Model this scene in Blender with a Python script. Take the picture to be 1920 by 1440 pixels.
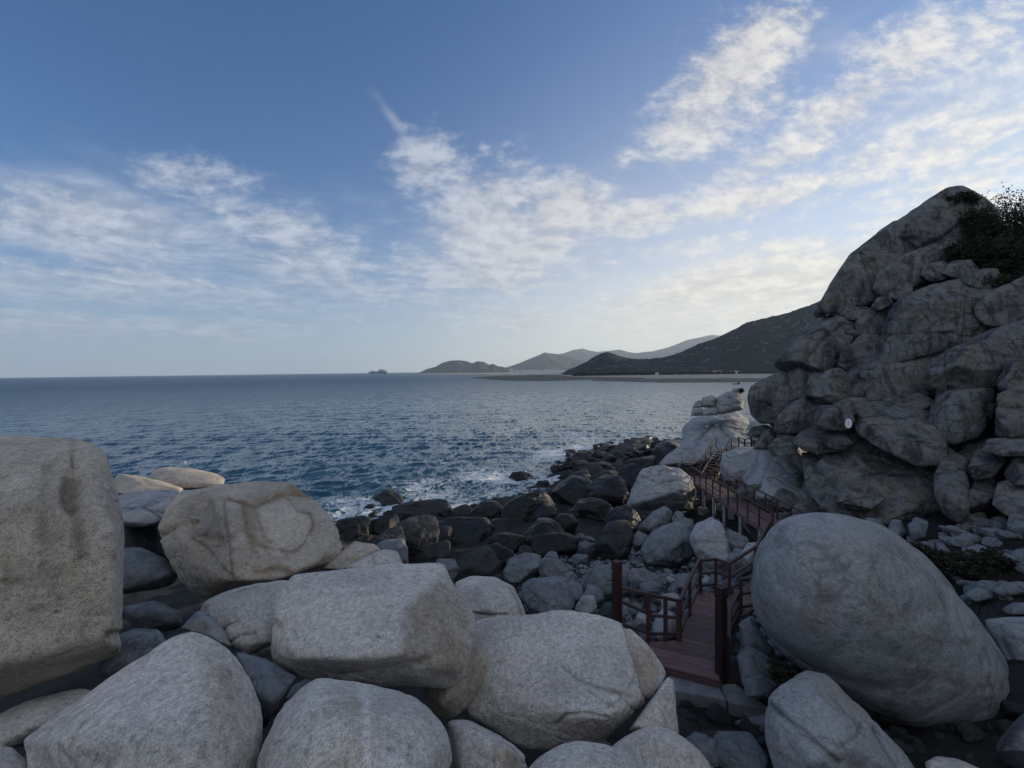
import bpy, bmesh, math, random
import numpy as np
from mathutils import Vector, Matrix

for o in list(bpy.data.objects):
    bpy.data.objects.remove(o)
sc = bpy.context.scene
COL = sc.collection
random.seed(7)
RNG = np.random.default_rng(11)

# ------------------------------------------------------------------ camera
FPX, CX, CY = 850.0, 960.0, 720.0
CAMZ = 12.0                      # eye height above the sea
PITCH = math.atan(25 / FPX)
ROLL = 0.0128
fwd = Vector((0, math.cos(PITCH), -math.sin(PITCH)))
up0 = Vector((0, math.sin(PITCH), math.cos(PITCH)))
rt0 = Vector((1, 0, 0))
RT = (rt0 * math.cos(ROLL) - up0 * math.sin(ROLL)).normalized()
UP = (up0 * math.cos(ROLL) + rt0 * math.sin(ROLL)).normalized()
cam_data = bpy.data.cameras.new('camera')
cam_data.sensor_width = 36.0
cam_data.lens = FPX / 1920 * 36.0
cam_data.clip_start = 0.05
cam_data.clip_end = 60000
cam = bpy.data.objects.new('camera', cam_data)
COL.objects.link(cam)
cam.matrix_world = Matrix(((RT.x, UP.x, -fwd.x, 0), (RT.y, UP.y, -fwd.y, 0), (RT.z, UP.z, -fwd.z, CAMZ), (0, 0, 0, 1)))
sc.camera = cam
nRT, nUP, nFW = np.array(RT), np.array(UP), np.array(fwd)
nC = np.array((0, 0, CAMZ), float)

# ------------------------------------------------------------------ light
SUN_AZ = math.radians(63)        # to the right of the view direction (+Y), clockwise
SUN_EL = math.radians(8.5)
SUN_DIR = Vector((math.sin(SUN_AZ) * math.cos(SUN_EL), math.cos(SUN_AZ) * math.cos(SUN_EL), math.sin(SUN_EL)))
sun_d = bpy.data.lights.new('sun', 'SUN')
sun_d.energy = 4.6
sun_d.angle = math.radians(0.6)
sun_d.color = (1.0, 0.84, 0.62)
sun = bpy.data.objects.new('sun', sun_d)
COL.objects.link(sun)
sun.rotation_euler = (-SUN_DIR).to_track_quat('-Z', 'Y').to_euler()

vs = sc.view_settings
sc.display_settings.display_device = 'sRGB'
vs.view_transform = 'Standard'
vs.look = 'None'
vs.exposure = 0.20
vs.gamma = 1.0
vs.use_curve_mapping = False
sc.cycles.use_denoising = True
sc.cycles.max_bounces = 6
sc.cycles.volume_bounces = 1
sc.cycles.caustics_reflective = False
sc.cycles.caustics_refractive = False


# small expression builder for shader nodes
class E:
    def __init__(self, nt, sock):
        self.nt, self.s = nt, sock

    def _op(self, op, *args, clamp=False):
        n = self.nt.nodes.new('ShaderNodeMath')
        n.operation = op
        n.use_clamp = clamp
        for i, a in enumerate(args):
            if isinstance(a, E):
                self.nt.links.new(a.s, n.inputs[i])
            else:
                n.inputs[i].default_value = a
        return E(self.nt, n.outputs[0])

    def __add__(s, o): return s._op('ADD', s, o)
    __radd__ = __add__
    def __sub__(s, o): return s._op('SUBTRACT', s, o)
    def __rsub__(s, o): return s._op('SUBTRACT', o, s)
    def __mul__(s, o): return s._op('MULTIPLY', s, o)
    __rmul__ = __mul__
    def __truediv__(s, o): return s._op('DIVIDE', s, o)
    def __rtruediv__(s, o): return s._op('DIVIDE', o, s)
    def __pow__(s, o): return s._op('POWER', s, o)
    def max(s, o): return s._op('MAXIMUM', s, o)
    def min(s, o): return s._op('MINIMUM', s, o)
    def clamp(s): return s._op('ADD', s, 0.0, clamp=True)
    def abs(s): return s._op('ABSOLUTE', s)
    def exp(s): return s._op('EXPONENT', s)

    def ramp(s, a, b):           # smoothstep a..b -> 0..1
        n = s.nt.nodes.new('ShaderNodeMapRange')
        n.interpolation_type = 'SMOOTHSTEP'
        s.nt.links.new(s.s, n.inputs[0])
        n.inputs[1].default_value = a
        n.inputs[2].default_value = b
        return E(s.nt, n.outputs[0])


def vec(nt, x, y, z):
    n = nt.nodes.new('ShaderNodeCombineXYZ')
    for i, a in enumerate((x, y, z)):
        if isinstance(a, E):
            nt.links.new(a.s, n.inputs[i])
        else:
            n.inputs[i].default_value = a
    return n.outputs[0]


def noise(nt, v, scale, detail=4, rough=0.55, dist=0.0, lac=2.0, typ='FBM'):
    n = nt.nodes.new('ShaderNodeTexNoise')
    n.noise_dimensions = '3D'
    if v is not None:
        nt.links.new(v, n.inputs['Vector'])
    n.inputs['Scale'].default_value = scale
    n.inputs['Detail'].default_value = detail
    n.inputs['Roughness'].default_value = rough
    n.inputs['Lacunarity'].default_value = lac
    n.inputs['Distortion'].default_value = dist
    return E(nt, n.outputs[0])


def mixc(nt, f, a, b, mode='MIX'):
    n = nt.nodes.new('ShaderNodeMix')
    n.data_type = 'RGBA'
    n.blend_type = mode
    n.clamp_factor = True
    for sock, v in ((n.inputs[0], f), (n.inputs[6], a), (n.inputs[7], b)):
        if isinstance(v, E):
            nt.links.new(v.s, sock)
        elif isinstance(v, (tuple, list)):
            sock.default_value = (*v, 1.0) if len(v) == 3 else v
        elif isinstance(v, (int, float)):
            sock.default_value = v
        else:
            nt.links.new(v, sock)
    return n.outputs[2]


# ------------------------------------------------------------------ world: Nishita sky with clouds
world = bpy.data.worlds.new('World')
sc.world = world
world.use_nodes = True
nt = world.node_tree
nt.nodes.clear()
out = nt.nodes.new('ShaderNodeOutputWorld')
bg = nt.nodes.new('ShaderNodeBackground')
bg.inputs['Strength'].default_value = 0.085
nt.links.new(bg.outputs[0], out.inputs[0])
sky = nt.nodes.new('ShaderNodeTexSky')
sky.sky_type = 'NISHITA'
sky.sun_disc = False
sky.sun_elevation = math.radians(14)
sky.sun_rotation = SUN_AZ
sky.air_density = 1.0
sky.dust_density = 0.3
sky.ozone_density = 3.0
tc = nt.nodes.new('ShaderNodeTexCoord')
sep = nt.nodes.new('ShaderNodeSeparateXYZ')
nt.links.new(tc.outputs['Generated'], sep.inputs[0])
dx, dy, dz = (E(nt, sep.outputs[i]) for i in range(3))
dzp = dz.max(0.0)
front = dy.max(0.12)
gx = dx / front                       # tangent coordinates of the sky ahead
gy = dzp / front
PX = gx * 850.0 + 960.0
PY = 695.0 - gy * 850.0
ahead = dy.ramp(-0.1, 0.25)
# cloud sheet coordinates: a plane overhead, streets running away from the viewer
iz = 1.0 / (dzp + 0.07)
u, v = dx * iz, dy * iz
warp = noise(nt, vec(nt, u, v * 0.6, 0.0), 1.1, 2, 0.5)
warp2 = noise(nt, vec(nt, u + 31.0, v * 0.6, 4.0), 1.1, 2, 0.5)
uu = u + (warp - 0.5) * 0.7
vv = v + (warp2 - 0.5) * 0.9
n_big = noise(nt, vec(nt, uu, vv * 0.42, 1.0), 1.35, 3, 0.55)
n_mid = noise(nt, vec(nt, uu, vv * 0.92, 7.0), 4.6, 3, 0.60)
n_fine = noise(nt, vec(nt, gx + (warp - 0.5) * 0.12, gy * 1.7 + (warp2 - 0.5) * 0.15, 3.0), 21.0, 4, 0.66)


PV = vec(nt, PX, PY, 0.0)


def blob(cx, cy, rx, ry, ang, amp):
    m = nt.nodes.new('ShaderNodeMapping')
    m.vector_type = 'TEXTURE'
    nt.links.new(PV, m.inputs[0])
    m.inputs['Location'].default_value = (cx, cy, 0)
    m.inputs['Rotation'].default_value = (0, 0, math.radians(ang))
    m.inputs['Scale'].default_value = (rx, ry, 1)
    d = nt.nodes.new('ShaderNodeVectorMath')
    d.operation = 'DOT_PRODUCT'
    nt.links.new(m.outputs[0], d.inputs[0])
    nt.links.new(m.outputs[0], d.inputs[1])
    e = E(nt, d.outputs['Value'])
    return e._op('POWER', 0.36788, e) * amp


puff = None
for b in [(1385, 130, 170, 90, -42, 1.1), (1300, 240, 110, 75, -20, .9), (1420, 215, 120, 60, -30, .7), (1570, 220, 190, 62, -30, 1.0), (1700, 120, 150, 80, -20, 1.0),
          (1870, 60, 240, 100, -30, .75), (1480, 300, 170, 46, -20, .95), (1420, 380, 230, 42, -12, 1.05), (1200, 415, 120, 40, -6, .9), (1800, 310, 280, 130, -25, .72),
          (1760, 430, 260, 60, -10, .9), (930, 400, 130, 115, 25, 1.1), (800, 310, 80, 75, 30, .95), (1060, 400, 90, 72, -20, 1.1), (880, 510, 190, 56, 5, .95),
          (380, 330, 130, 44, 6, .9), (560, 440, 210, 52, 22, .85), (1000, 470, 100, 70, -20, .85), (150, 400, 240, 60, 10, .7),
          (1380, 540, 360, 40, -9, .95), (1290, 470, 200, 24, -8, .75), (1500, 475, 230, 36, -10, .8), (760, 545, 180, 34, 12, .75), (200, 505, 320, 26, 8, .75),
          (1600, 330, 200, 50, -25, .8), (2300, 200, 420, 420, 0, .9), (1180, 300, 60, 30, -40, .45)]:
    e = blob(*b)
    puff = e if puff is None else puff.max(e)
veil = None
for b in [(230, 430, 470, 115, 6, .95), (-300, 470, 500, 160, 0, .9), (560, 500, 360, 80, 10, .85), (250, 530, 620, 60, 5, .9), (900, 600, 520, 50, 2, .75),
          (960, 460, 270, 120, 0, .7), (1450, 560, 520, 100, -8, 1.0), (1820, 260, 400, 270, -25, .72), (1600, 90, 300, 120, -25, .5), (200, 600, 700, 44, 2, .8), (745, 225, 60, 13, 56, .62),
          (718, 185, 40, 18, 50, .4), (150, 235, 80, 16, 20, .22)]:
    e = blob(*b)
    veil = e if veil is None else veil.max(e)
behind = (1.0 - ahead) * 0.9
puff = puff * ahead + behind
veil = veil * ahead + behind
tex = n_big * 0.26 + n_mid * 0.36 + n_fine * 0.48
d_puff = (puff * 0.55 + tex * 1.7 - 0.93).ramp(0.12, 0.62) * puff.ramp(0.05, 0.4)
d_veil = (veil * 0.8 + (n_big - 0.5) * 0.9 + (n_mid - 0.5) * 0.7).ramp(0.1, 0.95) * veil.ramp(0.02, 0.3) * 0.80
dens = 1.0 - (1.0 - d_puff * 0.74) * (1.0 - d_veil)
dens = dens.clamp()
sd = dx * SUN_DIR.x + dy * SUN_DIR.y + dz * SUN_DIR.z
nearsun = sd.ramp(0.15, 1.0)
glow = sd.ramp(0.0, 0.9)
hazeband = (0.0 - gy * (6.8 - glow * 3.4)).exp() * (0.80 + glow * 0.12)
SKYTINT = (0.60, 0.99, 1.38)
base = mixc(nt, 1.0, sky.outputs[0], SKYTINT, 'MULTIPLY')
hz = mixc(nt, glow, (5.2, 5.8, 6.7), (14.2, 12.2, 8.8))
base = mixc(nt, hazeband, base, hz)
ccol = mixc(nt, nearsun, (5.7, 6.2, 7.2), (10.0, 9.3, 8.1))
shade = (n_mid * 0.5 + n_fine * 0.5).ramp(0.34, 0.64) * 0.34 + 0.72
cshade = mixc(nt, 1.0, ccol, vec(nt, shade, shade, shade * 0.97 + 0.03), 'MULTIPLY')
final = mixc(nt, dens, base, cshade)
# below the horizon the world is sea: keep the sky colour of the horizon
nt.links.new(final, bg.inputs['Color'])
world.cycles.sampling_method = 'MANUAL'
world.cycles.sample_map_resolution = 256

# ------------------------------------------------------------------ helpers
PERM = RNG.permutation(256)
PERM = np.concatenate([PERM, PERM, PERM])
GRAD = RNG.normal(size=(256, 3))
GRAD /= np.linalg.norm(GRAD, axis=1)[:, None]


def pn(P):
    """gradient noise, about -0.7..0.7"""
    P = np.asarray(P, float)
    I = np.floor(P).astype(int)
    f = P - I
    I &= 255
    w = f * f * f * (f * (f * 6 - 15) + 10)
    res = 0
    for i in (0, 1):
        wx = w[:, 0] if i else 1 - w[:, 0]
        a = PERM[(I[:, 0] + i) & 255]
        for j in (0, 1):
            wy = w[:, 1] if j else 1 - w[:, 1]
            b = PERM[a + ((I[:, 1] + j) & 255)]
            for k in (0, 1):
                wz = w[:, 2] if k else 1 - w[:, 2]
                g = GRAD[PERM[b + ((I[:, 2] + k) & 255)]]
                d = g[:, 0] * (f[:, 0] - i) + g[:, 1] * (f[:, 1] - j) + g[:, 2] * (f[:, 2] - k)
                res = res + wx * wy * wz * d
    return res


def fbm(P, octv=4, rough=0.5, lac=2.03):
    t, a, s = 0, 1.0, 1.0
    for k in range(octv):
        t = t + a * pn(P * s + 17.3 * k)
        a *= rough
        s *= lac
    return t


def at(px, py, D):
    return nC + D * ((px - CX) / FPX * nRT - (py - CY) / FPX * nUP + nFW)


def ray(px, py):
    return (px - CX) / FPX * nRT - (py - CY) / FPX * nUP + nFW


def on_plane(px, py, z):
    d = ray(px, py)
    return nC + d * ((z - CAMZ) / d[2])


def proj(P):
    q = np.asarray(P) - nC
    dep = q @ nFW
    return CX + FPX * (q @ nRT) / dep, CY - FPX * (q @ nUP) / dep, dep


def hor(px):
    return CY - 25 - (px - CX) * ROLL


def mesh_np(name, V, Fa, mat=None, smooth=True, parent=None, loc=None, link=True):
    me = bpy.data.meshes.new(name)
    V = np.asarray(V, np.float32)
    Fa = np.asarray(Fa, np.int32)
    n = Fa.shape[1]
    me.vertices.add(len(V))
    me.vertices.foreach_set('co', V.ravel())
    me.loops.add(Fa.size)
    me.loops.foreach_set('vertex_index', Fa.ravel())
    me.polygons.add(len(Fa))
    me.polygons.foreach_set('loop_start', np.arange(len(Fa), dtype=np.int32) * n)
    me.polygons.foreach_set('loop_total', np.full(len(Fa), n, np.int32))
    me.polygons.foreach_set('use_smooth', np.full(len(Fa), smooth, bool))
    me.update(calc_edges=True)
    me.validate()
    if mat:
        me.materials.append(mat)
    if not link:
        return me
    o = bpy.data.objects.new(name, me)
    COL.objects.link(o)
    if loc is not None:
        o.location = loc
    if parent:
        o.parent = parent
    return o


def tag(o, label=None, cat=None, group=None, kind=None):
    if label: o['label'] = label
    if cat: o['category'] = cat
    if group: o['group'] = group
    if kind: o['kind'] = kind
    return o


def empty(name, loc=(0, 0, 0)):
    o = bpy.data.objects.new(name, None)
    COL.objects.link(o)
    o.location = loc
    return o


def grid_faces(nr, nc):
    a = np.arange((nr - 1) * nc).reshape(nr - 1, nc)[:, :-1].ravel()
    return np.stack([a, a + 1, a + nc + 1, a + nc], 1)


def set_attr(o_or_me, name, vals):
    me = getattr(o_or_me, 'data', o_or_me)
    at_ = me.attributes.new(name, 'FLOAT', 'POINT')
    at_.data.foreach_set('value', np.asarray(vals, np.float32))


def new_mat(name):
    m = bpy.data.materials.new(name)
    m.use_nodes = True
    t = m.node_tree
    b = t.nodes['Principled BSDF']
    return m, t, b


def bump(t, b, h, strength, dist, prev=None):
    n = t.nodes.new('ShaderNodeBump')
    n.inputs['Strength'].default_value = strength
    n.inputs['Distance'].default_value = dist
    t.links.new(h.s, n.inputs['Height'])
    if prev is not None:
        t.links.new(prev, n.inputs['Normal'])
    return n.outputs[0]


def attr(t, name):
    n = t.nodes.new('ShaderNodeAttribute')
    n.attribute_name = name
    return E(t, n.outputs['Fac'])


def plain(name, col, rough=0.7, var=0.25, scale=6.0, bstr=0.3, bdist=0.01, metallic=0.0):
    m, t, b = new_mat(name)
    c = t.nodes.new('ShaderNodeTexCoord')
    o = c.outputs['Object']
    n = noise(t, o, scale, 5, 0.6)
    lo = tuple(x * (1 - var) for x in col)
    hi = tuple(min(1, x * (1 + var)) for x in col)
    t.links.new(mixc(t, n.ramp(0.3, 0.7), lo, hi), b.inputs['Base Color'])
    b.inputs['Roughness'].default_value = rough
    b.inputs['Metallic'].default_value = metallic
    t.links.new(bump(t, b, noise(t, o, scale * 6, 4, 0.6), bstr, bdist), b.inputs['Normal'])
    return m


def granite(name, base, ochre=(0.30, 0.22, 0.12), och=0.35, dark=0.4, grain=1.0, cracks=0.0, streak=0.3, rough=0.85, gscale=55.0, bcoarse=0.5, lichen=0.0, chunk=0.0, bands=0.0, speck=0.0, lscale=3.4):
    """weathered granite: broad tone, ochre weathering, rain streaks, crystals, joints"""
    m, t, b = new_mat(name)
    c = t.nodes.new('ShaderNodeTexCoord')
    oi = t.nodes.new('ShaderNodeObjectInfo')
    rnd = E(t, oi.outputs['Random'])
    ad = t.nodes.new('ShaderNodeVectorMath')
    ad.operation = 'ADD'
    t.links.new(c.outputs['Object'], ad.inputs[0])
    t.links.new(vec(t, rnd * 53.0, rnd * 91.0, rnd * 17.0), ad.inputs[1])
    o = ad.outputs[0]
    st = t.nodes.new('ShaderNodeMapping')
    t.links.new(o, st.inputs[0])
    st.inputs['Scale'].default_value = (1, 1, 0.22)
    n1 = noise(t, o, 0.55, 5, 0.6, 0.4)
    n2 = noise(t, o, 1.7, 6, 0.66, 0.6)
    n3 = noise(t, st.outputs[0], 2.6, 5, 0.6, 0.3)
    g1 = noise(t, o, gscale, 3, 0.7)
    g2 = noise(t, o, gscale * 0.28, 4, 0.65)
    col = mixc(t, n1.ramp(0.3, 0.7), tuple(x * 0.80 for x in base), tuple(x * 1.16 for x in base))
    A_o, A_d, A_p = attr(t, 'ochre'), attr(t, 'dark'), attr(t, 'pale')
    om = ((n2 * 0.6 + n1 * 0.5).ramp(0.50, 0.72) * och + A_o * (n2 * 0.8 + 0.5)).clamp()
    col = mixc(t, om, col, ochre)
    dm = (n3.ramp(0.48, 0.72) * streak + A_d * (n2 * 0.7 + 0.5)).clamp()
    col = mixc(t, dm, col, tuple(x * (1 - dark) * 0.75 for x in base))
    col = mixc(t, (A_p * (n2 * 0.7 + 0.5)).clamp(), col, tuple(min(1, x * 1.28) for x in base))
    if lichen:
        lm = noise(t, o, lscale, 6, 0.72, 0.8).ramp(0.52, 0.62) * lichen
        col = mixc(t, lm, col, tuple(x * 0.34 for x in base))
        if bands:
            l2 = noise(t, st.outputs[0], 0.9, 6, 0.7, 1.0).ramp(0.50, 0.60) * bands
            col = mixc(t, l2, col, tuple(x * 0.30 for x in base))
    gr = (g1.ramp(0.33, 0.68) * 0.5 + g2.ramp(0.3, 0.7) * 0.5)
    k = gr * (0.62 * grain) + (1 - 0.31 * grain)
    h = g1 * 0.6 + g2 * 1.4
    if speck:
        vs_ = t.nodes.new('ShaderNodeTexVoronoi')
        t.links.new(o, vs_.inputs['Vector'])
        vs_.inputs['Scale'].default_value = gscale * 0.75
        sp = 1.0 - E(t, vs_.outputs['Distance']).ramp(0.16, 0.34)
        pit = noise(t, o, 9.0, 4, 0.7, 0.6).ramp(0.60, 0.70)
        k = k * (1.0 - sp * 0.5 * speck) * (1.0 - pit * 0.22 * speck)
        h = h - sp * 0.5 - pit * 1.6
    if cracks:
        wv = t.nodes.new('ShaderNodeVectorMath')
        wv.operation = 'ADD'
        jm = t.nodes.new('ShaderNodeMapping')
        t.links.new(o, jm.inputs[0])
        jm.inputs['Rotation'].default_value = (0.35, 0.2, 0.4)
        jm.inputs['Scale'].default_value = (0.55, 0.8, 1.7)
        t.links.new(jm.outputs[0], wv.inputs[0])
        wn = noise(t, o, 1.1, 5, 0.65)
        t.links.new(vec(t, wn * 1.6, (1.0 - wn) * 1.3, wn * 1.5), wv.inputs[1])
        vo = t.nodes.new('ShaderNodeTexVoronoi')
        vo.feature = 'DISTANCE_TO_EDGE'
        t.links.new(wv.outputs[0], vo.inputs['Vector'])
        vo.inputs['Scale'].default_value = 0.75
        ed = E(t, vo.outputs['Distance'])
        keep = noise(t, o, 0.8, 2, 0.5).ramp(0.46, 0.60)
        ck = (1.0 - ed.ramp(0.0, 0.034)) * keep
        k = k * (1.0 - ck * 0.6 * cracks)
        h = h - ck * 3.0 * cracks
    col = mixc(t, 1.0, col, vec(t, k, k, k), 'MULTIPLY')
    t.links.new(col, b.inputs['Base Color'])
    b.inputs['Roughness'].default_value = rough
    b.inputs['Specular IOR Level'].default_value = 0.25
    nb = None
    if chunk:
        # broken faces: every cell of the rock skin is a flat face with its own tilt
        fm_ = t.nodes.new('ShaderNodeMapping')
        t.links.new(o, fm_.inputs[0])
        fm_.inputs['Rotation'].default_value = (0.3, -0.25, 0.5)
        fm_.inputs['Scale'].default_value = (0.8, 1.0, 1.45)
        fw = t.nodes.new('ShaderNodeVectorMath')
        fw.operation = 'ADD'
        t.links.new(fm_.outputs[0], fw.inputs[0])
        t.links.new(vec(t, n1 * 0.7, n2 * 0.35, n2 * 0.5), fw.inputs[1])
        g_ = t.nodes.new('ShaderNodeNewGeometry')
        nb = g_.outputs['Normal']
        for sc_, am in ((0.9, chunk), (2.6, chunk * 0.75)):
            vf = t.nodes.new('ShaderNodeTexVoronoi')
            t.links.new(fw.outputs[0], vf.inputs['Vector'])
            vf.inputs['Scale'].default_value = sc_
            sb = t.nodes.new('ShaderNodeVectorMath')
            sb.operation = 'SUBTRACT'
            t.links.new(vf.outputs['Color'], sb.inputs[0])
            sb.inputs[1].default_value = (0.5, 0.5, 0.5)
            ml = t.nodes.new('ShaderNodeVectorMath')
            ml.operation = 'SCALE'
            t.links.new(sb.outputs[0], ml.inputs[0])
            ml.inputs['Scale'].default_value = am
            ad2 = t.nodes.new('ShaderNodeVectorMath')
            ad2.operation = 'ADD'
            t.links.new(nb, ad2.inputs[0])
            t.links.new(ml.outputs[0], ad2.inputs[1])
            nb = ad2.outputs[0]
        nz = t.nodes.new('ShaderNodeVectorMath')
        nz.operation = 'NORMALIZE'
        t.links.new(nb, nz.inputs[0])
        nb = nz.outputs[0]
    nb = bump(t, b, noise(t, o, 5.0, 6, 0.65, 0.4), bcoarse, 0.06, nb)
    nb = bump(t, b, h, 0.6, 0.022, nb)
    t.links.new(nb, b.inputs['Normal'])
    return m


M = {}
M['pale'] = granite('granite_pale', (0.60, 0.57, 0.53), och=0.24, streak=0.28, grain=1.4, speck=0.4, gscale=56, bcoarse=0.5, lichen=0.12, chunk=0.11)
M['beige'] = granite('granite_beige', (0.53, 0.475, 0.395), ochre=(0.38, 0.28, 0.17), och=0.28, streak=0.38, grain=1.2, speck=0.8, gscale=50, bcoarse=0.5, lichen=0.15, chunk=0.10)
M['stained'] = granite('granite_stained', (0.52, 0.46, 0.38), ochre=(0.25, 0.155, 0.07), och=0.25, streak=0.3, grain=1.0, speck=0.6, gscale=36, bcoarse=0.9, lichen=0.15, cracks=0.25)
M['oval'] = granite('granite_lichen', (0.325, 0.345, 0.36), ochre=(0.26, 0.21, 0.17), och=0.35, streak=0.1, grain=1.0, lichen=0.5, lscale=1.5, gscale=50, speck=0.4, bcoarse=0.6, chunk=0.12)
M['cliff'] = granite('granite_cliff', (0.175, 0.185, 0.19), ochre=(0.17, 0.13, 0.08), och=0.75, streak=0.75, dark=0.6, grain=0.6, cracks=1.0, gscale=22, bcoarse=1.0, lichen=0.6, chunk=0.62, bands=0.8)
M['headland'] = granite('granite_headland', (0.37, 0.39, 0.41), ochre=(0.33, 0.27, 0.17), och=0.4, streak=0.4, grain=0.5, cracks=0.8, gscale=16, bcoarse=0.8, chunk=0.4, lichen=0.25)
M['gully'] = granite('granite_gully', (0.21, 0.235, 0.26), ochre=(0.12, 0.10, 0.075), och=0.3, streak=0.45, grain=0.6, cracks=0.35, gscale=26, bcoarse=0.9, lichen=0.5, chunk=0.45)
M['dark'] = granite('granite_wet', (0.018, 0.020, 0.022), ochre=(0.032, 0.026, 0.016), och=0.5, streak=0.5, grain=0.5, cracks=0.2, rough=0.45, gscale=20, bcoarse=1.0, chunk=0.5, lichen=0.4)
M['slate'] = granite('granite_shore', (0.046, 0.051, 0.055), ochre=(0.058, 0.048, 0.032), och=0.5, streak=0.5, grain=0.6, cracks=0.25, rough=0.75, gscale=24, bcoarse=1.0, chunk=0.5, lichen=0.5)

# ------------------------------------------------------------------ terrain
SHORE = np.array([(-140, -60), (-90, 2), (-60, 18), (-32, 31), (-15, 37), (-5, 41), (2, 46), (5, 57), (9, 67), (19, 76), (30, 72), (42, 62), (70, 58), (140, 70), (260, 60)], float)
BASE = np.array([(60, 52), (34, 43), (22, 38), (17.2, 31.5), (14.2, 25), (14.4, 20), (17, 17.6), (20, 16.4), (24, 11), (27, 3), (30, -10), (34, -40)], float)


def seg_signed(P, L):
    """signed distance to a polyline: positive on its right-hand side"""
    best = np.full(len(P), 1e9)
    sg = np.zeros(len(P))
    for a, b in zip(L[:-1], L[1:]):
        d = b - a
        w = P - a
        tt = np.clip((w @ d) / (d @ d), 0, 1)
        q = w - tt[:, None] * d
        dist = np.hypot(q[:, 0], q[:, 1])
        s = np.sign(d[1] * w[:, 0] - d[0] * w[:, 1])
        m = dist < best - 1e-6
        best[m] = dist[m]
        sg[m] = s[m]
    return best * sg


def terrain(x, y, rough=True):
    P = np.stack([np.asarray(x, float).ravel(), np.asarray(y, float).ravel()], 1)
    d = seg_signed(P, SHORE)              # inland positive
    z = np.interp(d, [-60, -12, 0, 8, 20, 28, 34, 39, 46, 80], [-6, -2.2, -0.25, 1.1, 3.1, 4.6, 6.0, 7.4, 9.8, 16])
    # gully under the footbridge and hollow beside the oval boulder
    z = z - 1.9 * np.exp(-(((P[:, 0] - 9.5) / 4.0) ** 2 + ((P[:, 1] - 26) / 8.0) ** 2))
    z = z - 0.6 * np.exp(-(((P[:, 0] - 7.0) / 3.0) ** 2 + ((P[:, 1] - 9.0) / 3.0) ** 2))
    z = z - 0.9 * np.exp(-(((P[:, 0] + 7.0) / 4.0) ** 2 + ((P[:, 1] - 8.5) / 3.0) ** 2))
    # the rocky hill behind the cliff, its unseen part raised for shade
    t = -seg_signed(P, BASE)
    h = np.interp(t - np.interp(P[:, 1], [19, 26], [3.8, 1.9]) - np.interp(P[:, 0], [19, 25], [0, 3.0]), [-3, 0, 2, 6, 12, 20, 40, 120], [0, 0.2, 2.0, 6.0, 13.0, 21.0, 33, 50])
    z = z + np.where(t > -3, h, 0) * np.clip((P[:, 0] + P[:, 1] * 0.2 - 10) / 8, 0, 1)
    if rough:
        z = z + 0.28 * fbm(np.stack([P[:, 0] * 0.55, P[:, 1] * 0.55, P[:, 0] * 0], 1), 4)
    return z.reshape(np.shape(x))


xs = np.concatenate([np.linspace(-140, -26, 58), np.linspace(-25, 36, 204), np.linspace(37.5, 160, 62)])
ys = np.concatenate([np.linspace(-60, -6, 28), np.linspace(-5, 60, 218), np.linspace(61, 110, 40)])
GX, GY = np.meshgrid(xs, ys)
GZ = terrain(GX, GY)
ground_mat = granite('rocky_ground', (0.022, 0.023, 0.023), ochre=(0.026, 0.022, 0.017), och=0.5, streak=0.4, grain=0.8, gscale=14, bcoarse=1.0, chunk=0.6)
ground = mesh_np('ground', np.stack([GX.ravel(), GY.ravel(), GZ.ravel()], 1), grid_faces(*GX.shape), ground_mat)
tag(ground, kind='structure')


def hit(px, py, dmin=3.0, dmax=110.0):
    """depth at which the view ray of a photo point meets the ground"""
    D = np.linspace(dmin, dmax, 1400)
    P = nC + D[:, None] * ray(px, py)
    g = terrain(P[:, 0], P[:, 1], False)
    k = np.nonzero(P[:, 2] < np.maximum(g, 0.0))[0]
    return D[k[0]] if len(k) else dmax


# ------------------------------------------------------------------ sea
SEAROCKS = [(x, y, r) for x, y, r in [(-10.5, 42.5, 2.6), (0.9, 51, 1.6), (3.5, 47.5, 1.6), (7.5, 70, 3.0), (4.5, 53, 2.0), (9, 76, 2.4), (13, 80, 2.5)]]
rr = np.concatenate([np.geomspace(22, 420, 520), np.geomspace(428, 14000, 130)])
aa = np.linspace(math.radians(-84), math.radians(84), 470)
RR, AA = np.meshgrid(rr, aa, indexing='ij')
SX, SY = RR * np.sin(AA), RR * np.cos(AA)
P2 = np.stack([SX.ravel(), SY.ravel(), np.zeros(SX.size)], 1)
gridstep = np.maximum(RR * 0.0064, 0.14).ravel()
sz = np.zeros(SX.size)
wrng = np.random.default_rng(5)
for lam, amp, nw in ((13, 0.018, 3), (7, 0.026, 4), (4.2, 0.036, 5), (2.6, 0.046, 6), (1.6, 0.046, 7), (1.0, 0.034, 7)):
    fade = np.clip((lam / gridstep - 3) / 4, 0, 1)
    na, nb_ = pn(P2 / (lam * 5) + lam * 9.1), 0.75 + 0.6 * pn(P2 / (lam * 7) + 3.3)
    for _ in range(nw):
        th = math.radians(-60) + wrng.normal() * 0.55
        k = 2 * math.pi / (lam * wrng.uniform(0.8, 1.25))
        ph = k * (P2[:, 0] * math.cos(th) + P2[:, 1] * math.sin(th)) + wrng.uniform(0, 6.28) + wrng.uniform(-2, 2) * na
        s = np.sin(ph)
        sz += fade * amp * (s + 0.35 * (1 - np.abs(np.cos(ph / 2 + 0.8))) * 2 - 0.35) * nb_
chop = fbm(P2 * np.array([0.9, 0.9, 1]) + 40, 4, 0.55)
sz += np.clip((1.4 / gridstep - 3) / 4, 0, 1) * 0.17 * chop
dsh = -seg_signed(P2[:, :2], SHORE)          # positive out to sea
for x, y, r in SEAROCKS:
    dsh = np.minimum(dsh, np.hypot(P2[:, 0] - x, P2[:, 1] - y) - r)
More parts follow.
